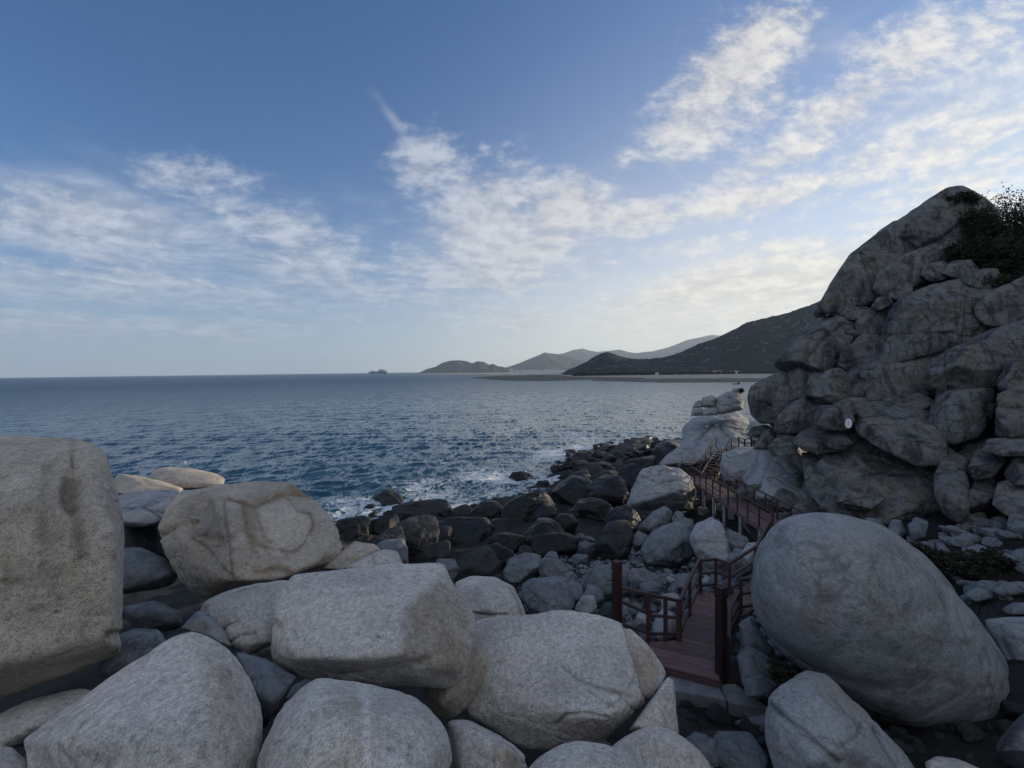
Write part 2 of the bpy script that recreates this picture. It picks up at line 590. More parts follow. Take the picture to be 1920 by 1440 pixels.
foam = np.clip(1 - dsh / 13.0, 0, 1) * np.clip((RR.ravel() < 140) * 1.0, 0, 1)
foam *= np.clip(0.55 + 0.9 * fbm(P2 * 0.11 + 9, 3), 0.05, 1.3)
foam *= np.where(P2[:, 0] < -16, np.clip(1 + (P2[:, 0] + 16) / 8, 0, 1), 1)
far_caps = np.clip((fbm(P2 * np.array([0.05, 0.09, 1]) + 70, 3) - 0.38) * 3, 0, 0.4)
SV = np.stack([SX.ravel(), SY.ravel(), sz], 1)
m, t, b = new_mat('sea_water')
geo = t.nodes.new('ShaderNodeNewGeometry')
pos = geo.outputs['Position']
mp = t.nodes.new('ShaderNodeMapping')
t.links.new(pos, mp.inputs[0])
mp.inputs['Rotation'].default_value = (0, 0, math.radians(28))
mp.inputs['Scale'].default_value = (1.0, 0.45, 1.0)
def ripple(scale, detail, rough, amp):
    """slope field of small waves"""
    n = t.nodes.new('ShaderNodeTexNoise')
    t.links.new(mp.outputs[0], n.inputs['Vector'])
    n.inputs['Scale'].default_value = scale
    n.inputs['Detail'].default_value = detail
    n.inputs['Roughness'].default_value = rough
    n.inputs['Distortion'].default_value = 0.5
    s1 = t.nodes.new('ShaderNodeVectorMath')
    s1.operation = 'SUBTRACT'
    t.links.new(n.outputs['Color'], s1.inputs[0])
    s1.inputs[1].default_value = (0.5, 0.5, 0.5)
    s2 = t.nodes.new('ShaderNodeVectorMath')
    s2.operation = 'MULTIPLY'
    t.links.new(s1.outputs[0], s2.inputs[0])
    s2.inputs[1].default_value = (amp * 0.7, amp * 1.2, 0.0)
    return s2.outputs[0], E(t, n.outputs[0])


r1, w1 = ripple(1.6, 4, 0.62, 0.98)
r2, w2 = ripple(5.0, 2, 0.6, 0.45)
r3, w3 = ripple(0.34, 4, 0.62, 0.62)
nb = geo.outputs['Normal']
for r_ in (r1, r2, r3):
    ad = t.nodes.new('ShaderNodeVectorMath')
    ad.operation = 'ADD'
    t.links.new(nb, ad.inputs[0])
    t.links.new(r_, ad.inputs[1])
    nb = ad.outputs[0]
nm = t.nodes.new('ShaderNodeVectorMath')
nm.operation = 'NORMALIZE'
t.links.new(nb, nm.inputs[0])
nb = nm.outputs[0]
fa = attr(t, 'foam')
l1 = noise(t, pos, 0.62, 6, 0.68, 1.4)
l2 = noise(t, pos, 1.7, 5, 0.72, 0.9)
lace = 1.0 - (l1 - 0.5).abs() * 9.0
fm = (fa * 0.86 + lace.clamp() * 0.42 + (l2 - 0.5) * 1.1).ramp(0.60, 0.92) * fa.ramp(0.05, 0.3)
cap = (w1 * 0.6 + w2 * 0.5 + attr(t, 'caps') * 0.3).ramp(0.69, 0.76) * 0.6
fm = fm.max(cap).clamp()
deep = mixc(t, fa.ramp(0.0, 0.9), (0.026, 0.075, 0.118), (0.03, 0.095, 0.11))
t.links.new(mixc(t, fm, deep, (0.62, 0.66, 0.70)), b.inputs['Base Color'])
off_sh = attr(t, 'offshore')
t.links.new((fm * 0.55 + 0.10 + off_sh * 0.30).clamp().s, b.inputs['Roughness'])
b.inputs['IOR'].default_value = 1.33
t.links.new(nb, b.inputs['Normal'])
M['sea'] = m
sea = mesh_np('sea', SV, grid_faces(*SX.shape)[:, ::-1], m)
set_attr(sea, 'foam', foam)
set_attr(sea, 'caps', far_caps)
set_attr(sea, 'offshore', np.clip(np.log(np.maximum(dsh, 1) / 25) / 3.2, 0, 1))   # wind-roughened away from the land
tag(sea, kind='structure')

# ------------------------------------------------------------------ far land
def hillside_mat(name, green, rock, scale, rocky):
    m, t, b = new_mat(name)
    geo = t.nodes.new('ShaderNodeNewGeometry')
    p = geo.outputs['Position']
    n1 = noise(t, p, scale, 6, 0.65)
    n2 = noise(t, p, scale * 7, 4, 0.6)
    n3 = noise(t, p, scale * 2.6, 6, 0.7, 0.5)
    c = mixc(t, n2.ramp(0.35, 0.65), tuple(x * 0.35 for x in green), tuple(x * 1.6 for x in green))
    c = mixc(t, n1.ramp(0.4, 0.65) * 0.5, c, (green[0] * 1.5, green[1] * 1.2, green[2] * 0.9))
    c = mixc(t, (n3 * 0.6 + n2 * 0.4).ramp(0.55, 0.64) * rocky, c, rock)
    t.links.new(c, b.inputs['Base Color'])
    b.inputs['Roughness'].default_value = 0.95
    b.inputs['Specular IOR Level'].default_value = 0.1
    t.links.new(bump(t, b, n2 + n3 * 1.5, 1.0, 16.0), b.inputs['Normal'])
    return m


def hill(name, sky_px, D, dfront, dback, mat, amp, seed, rows=60, cols=260, bumpy=0.0):
    """a ridge whose skyline passes the listed photo points at depth D, falling to the sea in front and behind"""
    sp = np.array(sky_px, float)
    px = np.linspace(sp[0, 0], sp[-1, 0], cols)
    py = np.interp(px, sp[:, 0], sp[:, 1])
    top = np.array([at(a, b_, D) for a, b_ in zip(px, py)])
    tt = np.concatenate([np.linspace(-1, 0, rows), np.linspace(0, 1, rows // 3)[1:]])
    V = np.zeros((len(tt), cols, 3))
    for i, s in enumerate(tt):
        wob = 0.9 + 0.5 * pn(np.stack([px * 0.02 + seed, px * 0, px * 0], 1))
        if s <= 0:
            k = -s
            dd = D - k * dfront * wob
            prof = (1 - k) ** 1.25
        else:
            dd = D + s * dback
            prof = (1 - s) ** 1.3
        sc_ = dd / D
        V[i, :, 0] = top[:, 0] * sc_
        V[i, :, 1] = top[:, 1] * sc_
        V[i, :, 2] = -3 + (top[:, 2] + 3) * prof
    P = V.reshape(-1, 3)
    hgt = np.clip(P[:, 2] / max(top[:, 2].max(), 1), 0, 1)
    edge = np.repeat(np.minimum(1, np.abs(tt) * 5)[:, None], cols, 1).ravel()
    P[:, 2] += amp * fbm(P / (amp * 6) + seed, 4) * np.clip(hgt * 6, 0, 1) * (0.25 + 0.75 * edge)
    if bumpy:
        P[:, 2] += bumpy * np.abs(fbm(P / (bumpy * 2.2) + seed, 2, 0.6)) * np.clip(hgt * 8, 0, 1)
    o = mesh_np(name, P, grid_faces(len(tt), cols), mat)
    return tag(o, kind='structure')


hm_near = hillside_mat('scrub_hillside', (0.024, 0.038, 0.034), (0.28, 0.28, 0.27), 0.012, 0.9)
hm_far = hillside_mat('far_hillside', (0.048, 0.062, 0.060), (0.20, 0.20, 0.20), 0.004, 0.5)
hill('hill', [(1052, 701), (1066, 693), (1080, 688), (1100, 678), (1113, 670), (1126, 664), (1138, 661), (1150, 664), (1160, 668), (1180, 672), (1198, 674), (1240, 671), (1262, 666), (1280, 660), (1310, 646),
             (1350, 631), (1380, 616), (1400, 605), (1415, 602), (1440, 595), (1480, 586), (1520, 573), (1560, 552), (1640, 515), (1740, 470), (1860, 430), (2050, 400), (2300, 430), (2600, 560), (2800, 690)],
     1250, 470, 900, hm_near, 16, 3.0, 90, 520, 5.0)
hill('hill', [(786, 699), (800, 692), (815, 688), (830, 680), (845, 676), (860, 675), (875, 677), (885, 681), (895, 677), (908, 679), (918, 684), (924, 682), (935, 687), (945, 688), (960, 693), (985, 697)],
     3600, 500, 700, hm_far, 14, 8.0, 50, 220)
hill('mountain', [(905, 699), (945, 690), (965, 684), (985, 676), (1000, 670), (1012, 665), (1022, 660), (1030, 662), (1045, 664), (1060, 668), (1080, 674), (1110, 684), (1150, 695)],
     5200, 900, 1200, hm_far, 30, 21.0, 50, 220)
hill('mountain', [(1010, 690), (1035, 668), (1060, 661), (1075, 656), (1092, 653), (1105, 657), (1120, 660), (1140, 658), (1162, 656), (1178, 660), (1195, 662), (1225, 658), (1250, 652), (1272, 644), (1290, 637),
                 (1310, 633), (1335, 628), (1352, 629), (1380, 626), (1430, 615), (1500, 620), (1600, 640), (1750, 690)],
     7600, 1500, 2000, hm_far, 45, 33.0, 50, 300)


def flat_land(name, pts, z, mat, seed, drop=0.9):
    """low bar of land from its outline in the photo, laid at height z, edges falling into the water"""
    P = np.array([on_plane(a, b_, z) for a, b_ in pts])
    n = len(P)
    L = []
    for i in range(n):
        a, b_ = P[i], P[(i + 1) % n]
        k = max(2, int(np.linalg.norm(b_ - a) / 25))
        for j in range(k):
            q = a + (b_ - a) * j / k
            L.append(q)
    L = np.array(L)
    c = L.mean(0)
    L[:, :2] += (np.stack([pn(L / 30 + seed), pn(L / 30 + seed + 9)], 1)) * 14
    rings = []
    for s, dz in ((1.03, -drop), (1.0, -drop * 0.35), (0.97, 0.0), (0.85, 0.15), (0.6, 0.25), (0.3, 0.3)):
        R = c + (L - c) * s
        R[:, 2] = z + dz + 0.25 * pn(R / 18 + seed + s)
        rings.append(R)
    V = np.concatenate(rings)
    m_ = len(L)
    Fq = []
    for r in range(len(rings) - 1):
        for i in range(m_):
            j = (i + 1) % m_
            Fq.append((r * m_ + i, r * m_ + j, (r + 1) * m_ + j, (r + 1) * m_ + i))
    V = np.concatenate([V, [[c[0], c[1], z + 0.3]]])
    Ft = [(a, b_, c_) for a, b_, c_, d in Fq] + [(a, c_, d) for a, b_, c_, d in Fq]
    r0 = (len(rings) - 1) * m_
    Ft += [(r0 + i, r0 + (i + 1) % m_, len(V) - 1) for i in range(m_)]
    o = mesh_np(name, V, np.array(Ft), mat)
    return tag(o, kind='structure')


M['sand'] = plain('sand', (0.36, 0.31, 0.24), 0.95, 0.2, 0.05, 0.2, 0.1)
M['reef'] = plain('weedy_reef', (0.075, 0.07, 0.05), 0.85, 0.45, 0.12, 0.6, 0.3)
flat_land('sandbar', [(884, 707.5), (915, 711), (965, 713.3), (1020, 713.6), (1080, 712), (1160, 710), (1210, 709.5), (1210, 706), (1120, 704), (1050, 703), (980, 704), (920, 705)], 0.55, M['reef'], 2.0)
flat_land('sandbar', [(1105, 712.5), (1160, 714.5), (1240, 716), (1330, 716), (1420, 715), (1560, 713), (1560, 709), (1420, 709.2), (1300, 709.2), (1200, 710), (1140, 710.8)], 0.5, M['reef'], 6.0)
flat_land('beach', [(1060, 706), (1130, 706.5), (1230, 707.8), (1330, 708), (1440, 708), (1600, 706), (1600, 700.5), (1440, 700.5), (1330, 701.5), (1200, 702), (1100, 702.2), (1050, 703)], 0.9, M['sand'], 12.0)
flat_land('beach', [(780, 700.3), (850, 701.4), (930, 702), (1000, 702.2), (1060, 702.2), (1060, 698.6), (1000, 699.0), (930, 699.2), (850, 699.6), (790, 699.7)], 1.4, M['sand'], 15.0)

# ------------------------------------------------------------------ rocks
ICO = {}


def ico(level):
    if level not in ICO:
        bm = bmesh.new()
        bmesh.ops.create_icosphere(bm, subdivisions=level, radius=1.0)
        V = np.array([v.co for v in bm.verts])
        V /= np.linalg.norm(V, axis=1)[:, None]
        F_ = np.array([[v.index for v in f.verts] for f in bm.faces])
        bm.free()
        ICO[level] = (V, F_)
    return ICO[level]


def hull_planes(pts):
    bm = bmesh.new()
    for p in pts:
        bm.verts.new(p)
    bm.verts.ensure_lookup_table()
    r = bmesh.ops.convex_hull(bm, input=bm.verts)
    bm.normal_update()
    N, Dd = [], []
    for f in bm.faces:
        n = np.array(f.normal)
        if np.linalg.norm(n) < 0.5:
            continue
        N.append(n)
        Dd.append(n @ np.array(f.verts[0].co))
    bm.free()
    N, Dd = np.array(N), np.array(Dd)
    c = np.mean(pts, 0)
    s = np.sign(Dd - N @ c)
    N = N * s[:, None]
    Dd = (np.asarray(pts) @ N.T).max(0)          # every plane touches the hull from outside
    keepN, keepD = [], []
    for n, d in zip(N, Dd):
        if not any((n @ k > 0.995 and abs(d - e) < 0.02 * abs(Dd - N @ c).max()) for k, e in zip(keepN, keepD)):
            keepN.append(n)
            keepD.append(d)
    return np.array(keepN), np.array(keepD)


def poly_dist(x, y, pts):
    best = np.full(len(x), 1e9)
    for (ax, ay), (bx, by) in zip(pts[:-1], pts[1:]):
        ex, ey = bx - ax, by - ay
        tt = np.clip(((x - ax) * ex + (y - ay) * ey) / (ex * ex + ey * ey + 1e-9), 0, 1)
        best = np.minimum(best, np.hypot(x - ax - tt * ex, y - ay - tt * ey))
    return best


def in_poly(x, y, pts):
    c = np.zeros(len(x), bool)
    n = len(pts)
    for i in range(n):
        ax, ay = pts[i]
        bx, by = pts[(i + 1) % n]
        if ay == by:
            continue
        c ^= ((ay > y) != (by > y)) & (x < (bx - ax) * (y - ay) / (by - ay) + ax)
    return c


def shape(pts, level, p, seed, amp, rugged=0.0, view=None, chop=0, deep=(.60, .88)):
    """closed rock surface round the hull of 3-D points, edges rounded by p, roughened; returns centre, vertices, faces, directions"""
    pts = np.asarray(pts, float)
    N, Dd = hull_planes(pts)
    c = pts.mean(0)
    half = np.abs(pts - c).max(0) + 1e-3
    if chop:
        cr = np.random.default_rng(int(seed * 1000) + 5)
        for _ in range(chop):
            n = cr.normal(size=3) * .75 - (c - nC) / np.linalg.norm(c - nC) * .9 + np.array([0, 0, .3])
            n /= np.linalg.norm(n)
            sup = (pts @ n).max()
            N = np.concatenate([N, n[None]])
            Dd = np.append(Dd, n @ c + (sup - n @ c) * cr.uniform(*deep))
    U, Fc = ico(level)
    if view is not None:
        U = U - 0.42 * view
        U = U / np.linalg.norm(U, axis=1)[:, None]
    den = np.maximum(Dd - N @ c, 1e-3 * half.max())
    A = (N * half) / den[:, None]
    q = np.maximum(U @ A.T, 0)
    mx = q.max(1)
    sm = (((q / mx[:, None]) ** p).sum(1)) ** (1 / p) * mx
    r = 1 / sm
    r *= np.percentile((1 / mx) / r, 72)
    V = r[:, None] * (U * half)
    size = float(half.mean())
    L = np.linalg.norm(V, axis=1)[:, None]
    dirn = V / L
    Q = V / size + seed * 7.31
    d = amp * fbm(Q * 0.9, 3, 0.5) + amp * 0.35 * fbm(Q * 3.1 + 5, 3, 0.55)
    if rugged:
        tr = fbm(Q * np.array([.9, .9, 1.5]) + 11, 3, 0.5) * 3.2
        fr = tr - np.floor(tr)
        ter = np.floor(tr) + np.clip((fr - .38) / .24, 0, 1)
        d = d + rugged * 0.045 * (ter - tr * .55)
        d = d - rugged * 0.075 * np.clip(1 - np.abs(fbm(Q * np.array([.8, .8, 1.1]) + 31, 3, .45)) * 13, 0, 1)
        d = d + rugged * 0.016 * fbm(Q * 6.3, 3, .6)
        if level >= 5:
            d = d - rugged * 0.035 * np.clip(1 - np.abs(fbm(Q * np.array([2.3, 2.3, 3.2]) + 57, 3)) * 12, 0, 1)
    V = V + dirn * (d * size)[:, None]
    return c, V, Fc, dirn, size


def rock(o, D=None, T=None, ln=0.35, mat='pale', lv=5, p=16, amp=0.07, front=None, seed=None, name='boulder', label=None, cat='boulder', group=None,
         parent=None, rug=0.22, cut=(), dent=(), paint=(), base=None, sink=0.0, kind=None, grow=1.0, rings=((0.80, 0.28), (0.42, 0.40)), chop=6, deep=(.77, .93), prism=0.0):
    """boulder from its outline in the photo: real size at depth D, T metres thick, its upper edge leaning back by ln"""
    if front is not None:
        chop = 0
    o = np.array(o, float)
    c = (o.min(0) + o.max(0)) / 2
    o = c + (o - c) * grow
    w, h = (o.max(0) - o.min(0))
    if D is None:
        by = base if base is not None else o[:, 1].max()
        D = hit(c[0], by)
    if T is None:
        T = 0.85 * math.sqrt(w * h) / FPX * D
    if seed is None:
        seed = (o[:, 0].sum() * 0.013 + o[:, 1].sum() * 0.007) % 50
    hy = hor(c[0])

    def off(y):
        lin = ln * T * (c[1] - y) / (h / 2 + 1e-6) * 0.5
        if c[1] > hy + 120:
            flat = D * (c[1] - hy) / max(y - hy, 30) - D
            return float(np.clip(ln * flat, -0.75 * T, 0.9 * T))
        return lin

    pts = []
    for x, y in o:
        pts.append(at(x, y, D + off(y)))
        if prism:
            pts.append(at(x, y, D + off(y) - prism * T))
            pts.append(at(x, y, D + off(y) + 0.3 * T))
    for s, k in ((0.86, 0.45), (0.55, 0.6)):
        for x, y in o:
            X, Y = c[0] + (x - c[0]) * s, c[1] + (y - c[1]) * s
            q = at(X, Y, D + off(Y) + k * T)
            pts.append(q)
    if front is None:
        for s, k in rings:
            for x, y in o:
                X, Y = c[0] + (x - c[0]) * s, c[1] + (y - c[1]) * s
                pts.append(at(X, Y, D + off(Y) - k * T))
    else:
        for x, y, dd in front:
            pts.append(at(x, y, D + off(y) + dd))
    if sink:
        lowy = np.sort(o[:, 1])[-max(2, len(o) // 3)]
        for x, y in o:
            if y >= lowy:
                X = c[0] + (x - c[0]) * 0.9
                q = at(X, y, D + off(y) + 0.3 * T)
                q[2] -= sink
                pts.append(q)
    pts = np.array(pts)
    cc, V, Fc, dirn, size = shape(pts, lv, p * 2.0, seed, amp, rugged=rug, view=nFW, chop=chop, deep=deep)
    W = V + cc
    X, Y, _ = proj(W)
    facing = (dirn @ ((W.mean(0) - nC) / np.linalg.norm(W.mean(0) - nC))) < 0.25
    att = {'ochre': np.zeros(len(V)), 'dark': np.zeros(len(V)), 'pale': np.zeros(len(V))}
    jit = 3.0 * pn(W * 2.2 + seed)
    for line, wd, dp in cut:
        k = np.exp(-((poly_dist(X + jit, Y - jit, line)) / wd) ** 2) * facing
        V = V - dirn * (k * dp * (0.75 if wd < 6 else 1.0))[:, None]
        if wd < 6:
            att['dark'] = np.clip(att['dark'] + 0.8 * np.exp(-((poly_dist(X + jit, Y - jit, line)) / (wd * 0.62)) ** 2) * facing, 0, 1)
    for (x, y, rx, ry, dp) in dent:
        k = np.exp(-(((X - x) / rx) ** 2 + ((Y - y) / ry) ** 2) ** 2) * facing
        V = V - dirn * (k * dp)[:, None]
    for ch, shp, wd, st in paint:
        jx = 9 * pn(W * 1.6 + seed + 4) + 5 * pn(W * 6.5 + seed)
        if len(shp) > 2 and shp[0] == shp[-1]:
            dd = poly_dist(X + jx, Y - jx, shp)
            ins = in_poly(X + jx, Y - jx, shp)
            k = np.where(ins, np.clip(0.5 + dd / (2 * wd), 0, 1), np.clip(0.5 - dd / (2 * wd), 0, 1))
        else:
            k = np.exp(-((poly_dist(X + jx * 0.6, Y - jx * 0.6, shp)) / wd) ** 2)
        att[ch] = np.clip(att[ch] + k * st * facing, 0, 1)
    par = np.array(parent.location) if parent else np.zeros(3)
    ob = mesh_np(name, V, Fc, M[mat], True, parent, cc - par)
    for k_, v_ in att.items():
        if v_.any():
            set_attr(ob, k_, v_)
    if not parent:
        tag(ob, label, cat, group, kind)
    elif label:
        ob['label'] = label
    return ob


# ---- the pile of big pale boulders round the viewpoint
G_NEAR = 'pale granite boulders piled in front'
rock([(-260, 840), (-60, 812), (60, 815), (150, 820), (184, 829), (202, 850), (208, 880), (216, 940), (234, 972), (231, 1010), (230, 1080), (234, 1165), (229, 1205), (232, 1224), (190, 1242), (110, 1266), (30, 1290), (-40, 1312), (-260, 1330)],
     6.0, 2.6, 0.12, 'beige', 7, 22, 0.03, front=[(40, 850, -.75), (160, 850, -.45), (200, 900, -.35), (215, 985, -.6), (205, 1190, -.55), (100, 1225, -.75), (-60, 1260, -1.0), (-160, 900, -1.0), (-160, 1200, -1.0)], label='tall square-shouldered beige boulder with vertical flutes and a scooped hollow', group=G_NEAR,
     cut=[([(138, 824), (136, 850), (138, 872)], 3, .07), ([(143, 955), (150, 1000), (157, 1045)], 9, .10), ([(84, 900), (80, 960), (76, 1040)], 18, .06), ([(24, 955), (22, 1010), (18, 1100)], 7, .03),
          ([(55, 960), (50, 1060)], 10, .05), ([(112, 1120), (105, 1165), (85, 1170)], 4, .05), ([(250, 1192), (205, 1196)], 9, .12), ([(195, 880), (205, 930), (212, 965)], 14, .05)],
     dent=[(137, 925, 22, 38, .24), (150, 885, 14, 20, .06), (62, 1130, 55, 70, .09)],
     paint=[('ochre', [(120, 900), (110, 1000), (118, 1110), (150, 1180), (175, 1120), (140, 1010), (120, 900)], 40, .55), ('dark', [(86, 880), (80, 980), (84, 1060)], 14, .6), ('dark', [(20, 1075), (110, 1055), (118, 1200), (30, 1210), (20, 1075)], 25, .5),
            ('dark', [(120, 890), (150, 895), (155, 950), (135, 960), (118, 930), (120, 890)], 7, .75), ('dark', [(150, 965), (158, 1045)], 8, .6), ('ochre', [(10, 1020), (0, 1150)], 25, .4)])  # scooped hollow and lower recess painted darker to deepen their shade
rock([(288, 1000), (298, 965), (335, 925), (400, 908), (470, 901), (545, 902), (575, 920), (603, 945), (630, 985), (641, 1030), (622, 1060), (580, 1080), (540, 1093), (450, 1108), (390, 1128), (350, 1105), (320, 1062), (306, 1022)],
     11.0, 3.0, 0.3, 'stained', 7, 22, 0.05, front=[(412, 922, -.55), (428, 962, -1.35), (432, 1085, -1.35), (500, 925, -.4), (560, 940, -.35), (612, 1035, -.55), (600, 975, -.35), (525, 1085, -1.15), (330, 985, -.6), (380, 1090, -.9)],
     label='big boulder ringed by rust-brown scalloped veins beside the fluted tall one', group=G_NEAR,
     cut=[([(424, 930), (455, 944), (478, 952), (510, 938), (535, 926), (575, 929)], 3.5, .07), ([(535, 926), (545, 940), (560, 958), (586, 963), (588, 985), (578, 1005), (570, 1022), (548, 1036), (515, 1030), (478, 1022), (466, 1002), (455, 948)], 3.0, .05),
          ([(482, 955), (490, 990), (506, 1018)], 3, .06), ([(418, 935), (424, 990), (430, 1040), (436, 1085)], 4, .08), ([(345, 1000), (380, 1040), (430, 1082)], 7, .10), ([(296, 1005), (330, 985), (352, 975)], 6, .15), ([(610, 1062), (560, 1080)], 4, .08)],
     dent=[(372, 955, 26, 26, .28), (345, 985, 14, 16, .3), (395, 1030, 34, 30, .18)],
     paint=[('ochre', [(430, 934), (455, 944), (478, 952), (505, 940)], 4.0, .8), ('ochre', [(520, 932), (540, 926), (578, 928)], 6.0, .75), ('ochre', [(560, 958), (584, 964), (588, 985), (580, 1003)], 3.0, .8), ('ochre', [(572, 1018), (552, 1034), (530, 1035)], 3.5, .7),
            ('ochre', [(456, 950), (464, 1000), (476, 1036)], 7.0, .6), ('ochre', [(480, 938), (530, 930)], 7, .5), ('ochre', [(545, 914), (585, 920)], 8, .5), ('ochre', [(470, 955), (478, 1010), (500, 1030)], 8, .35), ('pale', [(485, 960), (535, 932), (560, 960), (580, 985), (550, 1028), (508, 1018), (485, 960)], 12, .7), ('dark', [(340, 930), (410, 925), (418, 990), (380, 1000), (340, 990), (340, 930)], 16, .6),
            ('ochre', [(480, 1072), (520, 1066), (545, 1075)], 7, .7), ('dark', [(300, 1030), (400, 1060), (430, 1100), (360, 1110), (300, 1030)], 20, .35)])  # dark patches put shade into the left face and its cavity
rock([(504, 1200), (508, 1150), (524, 1100), (545, 1078), (620, 1067), (700, 1061), (790, 1054), (836, 1056), (848, 1070), (864, 1100), (882, 1132), (897, 1180), (886, 1212), (878, 1252), (870, 1276), (850, 1291), (828, 1272), (770, 1262), (680, 1270), (600, 1270), (560, 1274), (525, 1257), (506, 1232)],
     6.0, 1.9, 0.42, 'pale', 6, 24, 0.04, front=[(535, 1225, -.5), (640, 1240, -.62), (745, 1225, -.72), (765, 1160, -.62), (800, 1100, -.30), (838, 1066, .05), (560, 1110, -.2), (690, 1110, -.42), (855, 1255, -.25)],
     label='boxy grey granite boulder with a brownish facet, resting on the rounded boulder below', group=G_NEAR,
     cut=[([(505, 1165), (522, 1172), (518, 1180)], 6, .05), ([(842, 1062), (862, 1105), (880, 1130)], 6, .04), ([(590, 1250), (700, 1262), (800, 1245)], 14, .07)],
     paint=[('ochre', [(828, 1078), (790, 1110), (755, 1150), (750, 1230), (860, 1270), (890, 1190), (870, 1120), (828, 1078)], 10, .6), ('dark', [(828, 1078), (790, 1110), (755, 1150), (750, 1230), (860, 1270), (890, 1190), (870, 1120), (828, 1078)], 10, .4), ('ochre', [(640, 1245), (740, 1240)], 18, .3)])
rock([(42, 1388), (70, 1366), (130, 1336), (200, 1290), (260, 1232), (310, 1200), (360, 1184), (386, 1190), (432, 1216), (482, 1290), (497, 1350), (492, 1400), (472, 1490), (300, 1580), (100, 1580), (60, 1460)],
     4.2, 1.6, 0.45, 'pale', 6, 26, 0.04, front=[(368, 1194, -.02), (405, 1290, -.48), (345, 1372, -.66), (225, 1378, -.60), (110, 1388, -.42), (455, 1400, -.40), (240, 1500, -.6), (400, 1490, -.6)],
     label='wedge-shaped grey boulder with a sloping top and a dark undercut front', group=G_NEAR,
     cut=[([(345, 1375), (330, 1372), (230, 1378), (140, 1390)], 6, .03), ([(375, 1320), (362, 1350), (350, 1365)], 4, .05), ([(130, 1395), (150, 1360), (165, 1345)], 4, .03), ([(150, 1410), (210, 1440)], 3, .03)],
     paint=[('ochre', [(360, 1190), (420, 1230), (480, 1330), (470, 1440), (380, 1430), (400, 1300), (360, 1190)], 25, .4), ('dark', [(70, 1395), (340, 1378), (360, 1440), (80, 1440), (70, 1395)], 14, .35), ('dark', [(410, 1230), (470, 1300), (490, 1380)], 22, .35)])  # dark patch low in front paints the undercut's shade
rock([(473, 1445), (490, 1380), (520, 1325), (560, 1285), (600, 1265), (640, 1269), (720, 1277), (775, 1290), (802, 1320), (842, 1365), (857, 1400), (852, 1460), (820, 1570), (650, 1610), (500, 1570)],
     3.9, 1.6, 0.55, 'pale', 6, 12, 0.035, label='smooth dome-topped grey boulder under the boxy one', group=G_NEAR,
     cut=[([(640, 1275), (625, 1262)], 8, .03), ([(515, 1393), (535, 1385)], 3, .02), ([(718, 1410), (745, 1395)], 3, .02), ([(845, 1370), (853, 1420)], 4, .02)],
     paint=[('pale', [(685, 1290), (688, 1440)], 9, .8), ('ochre', [(640, 1320), (700, 1350), (660, 1420)], 30, .25)])
rock([(858, 1300), (868, 1222), (890, 1165), (950, 1157), (1010, 1150), (1060, 1142), (1110, 1149), (1160, 1164), (1186, 1180), (1216, 1210), (1236, 1245), (1249, 1264), (1241, 1290), (1212, 1320), (1182, 1346), (1152, 1372), (1122, 1397), (1040, 1404), (980, 1404), (920, 1372), (870, 1340)],
     6.5, 1.9, 0.55, 'pale', 7, 22, 0.04, front=[(1172, 1335, -.30), (1140, 1345, -.45), (1040, 1330, -.42), (960, 1290, -.22), (1080, 1245, -.30), (1195, 1262, -.1), (1060, 1165, .1), (920, 1190, 0), (1180, 1185, .05)],
     label='broad pale granite boulder creased by two diagonal cracks, beside the wooden walkway', group=G_NEAR,
     cut=[([(1052, 1250), (1085, 1275), (1120, 1290), (1185, 1309)], 5, .07), ([(1105, 1298), (1128, 1313), (1152, 1327)], 3.5, .05), ([(1172, 1172), (1180, 1205), (1195, 1240), (1205, 1290), (1216, 1318)], 4, .06), ([(1195, 1240), (1190, 1275), (1165, 1310), (1140, 1328)], 3, .03),
          ([(1042, 1360), (1060, 1343), (1100, 1338), (1140, 1346)], 4, .05), ([(1160, 1300), (1185, 1330), (1200, 1335)], 3, .03)],
     dent=[(1085, 1268, 30, 12, .05)],
     paint=[('ochre', [(1176, 1178), (1215, 1220), (1240, 1262), (1220, 1312), (1196, 1240), (1176, 1178)], 8, .55), ('ochre', [(1050, 1350), (1130, 1348), (1130, 1385), (1060, 1390), (1050, 1350)], 10, .3), ('dark', [(900, 1300), (960, 1320), (1040, 1360), (1030, 1400), (920, 1380), (900, 1300)], 18, .25), ('ochre', [(1172, 1175), (1200, 1250), (1216, 1316)], 4, .5)])  # dark patch at lower left is painted shade of the overhang
rock([(1252, 1268), (1264, 1274), (1268, 1330), (1274, 1384), (1230, 1378), (1178, 1370), (1214, 1332), (1240, 1302)], 6.05, .8, 0.5, 'pale', 5, 24, .03, label='thin pale wedge of split rock between the creased boulder and the concrete landing', group=G_NEAR)
rock([(1138, 1400), (1150, 1384), (1190, 1365), (1235, 1361), (1282, 1380), (1316, 1410), (1338, 1445), (1330, 1510), (1200, 1530), (1140, 1460)], 5.0, 1.0, 0.55, 'pale', 5, 12, .04, label='low rounded grey boulder below the split wedge', group=G_NEAR, paint=[('ochre', [(1200, 1400), (1300, 1420)], 30, .3)])
rock([(983, 1445), (1020, 1410), (1070, 1389), (1130, 1394), (1182, 1414), (1218, 1448), (1200, 1530), (1000, 1530)], 4.4, 1.0, 0.6, 'pale', 5, 10, .04, label='speckled dome-shaped boulder top just beneath the creased boulder', group=G_NEAR)
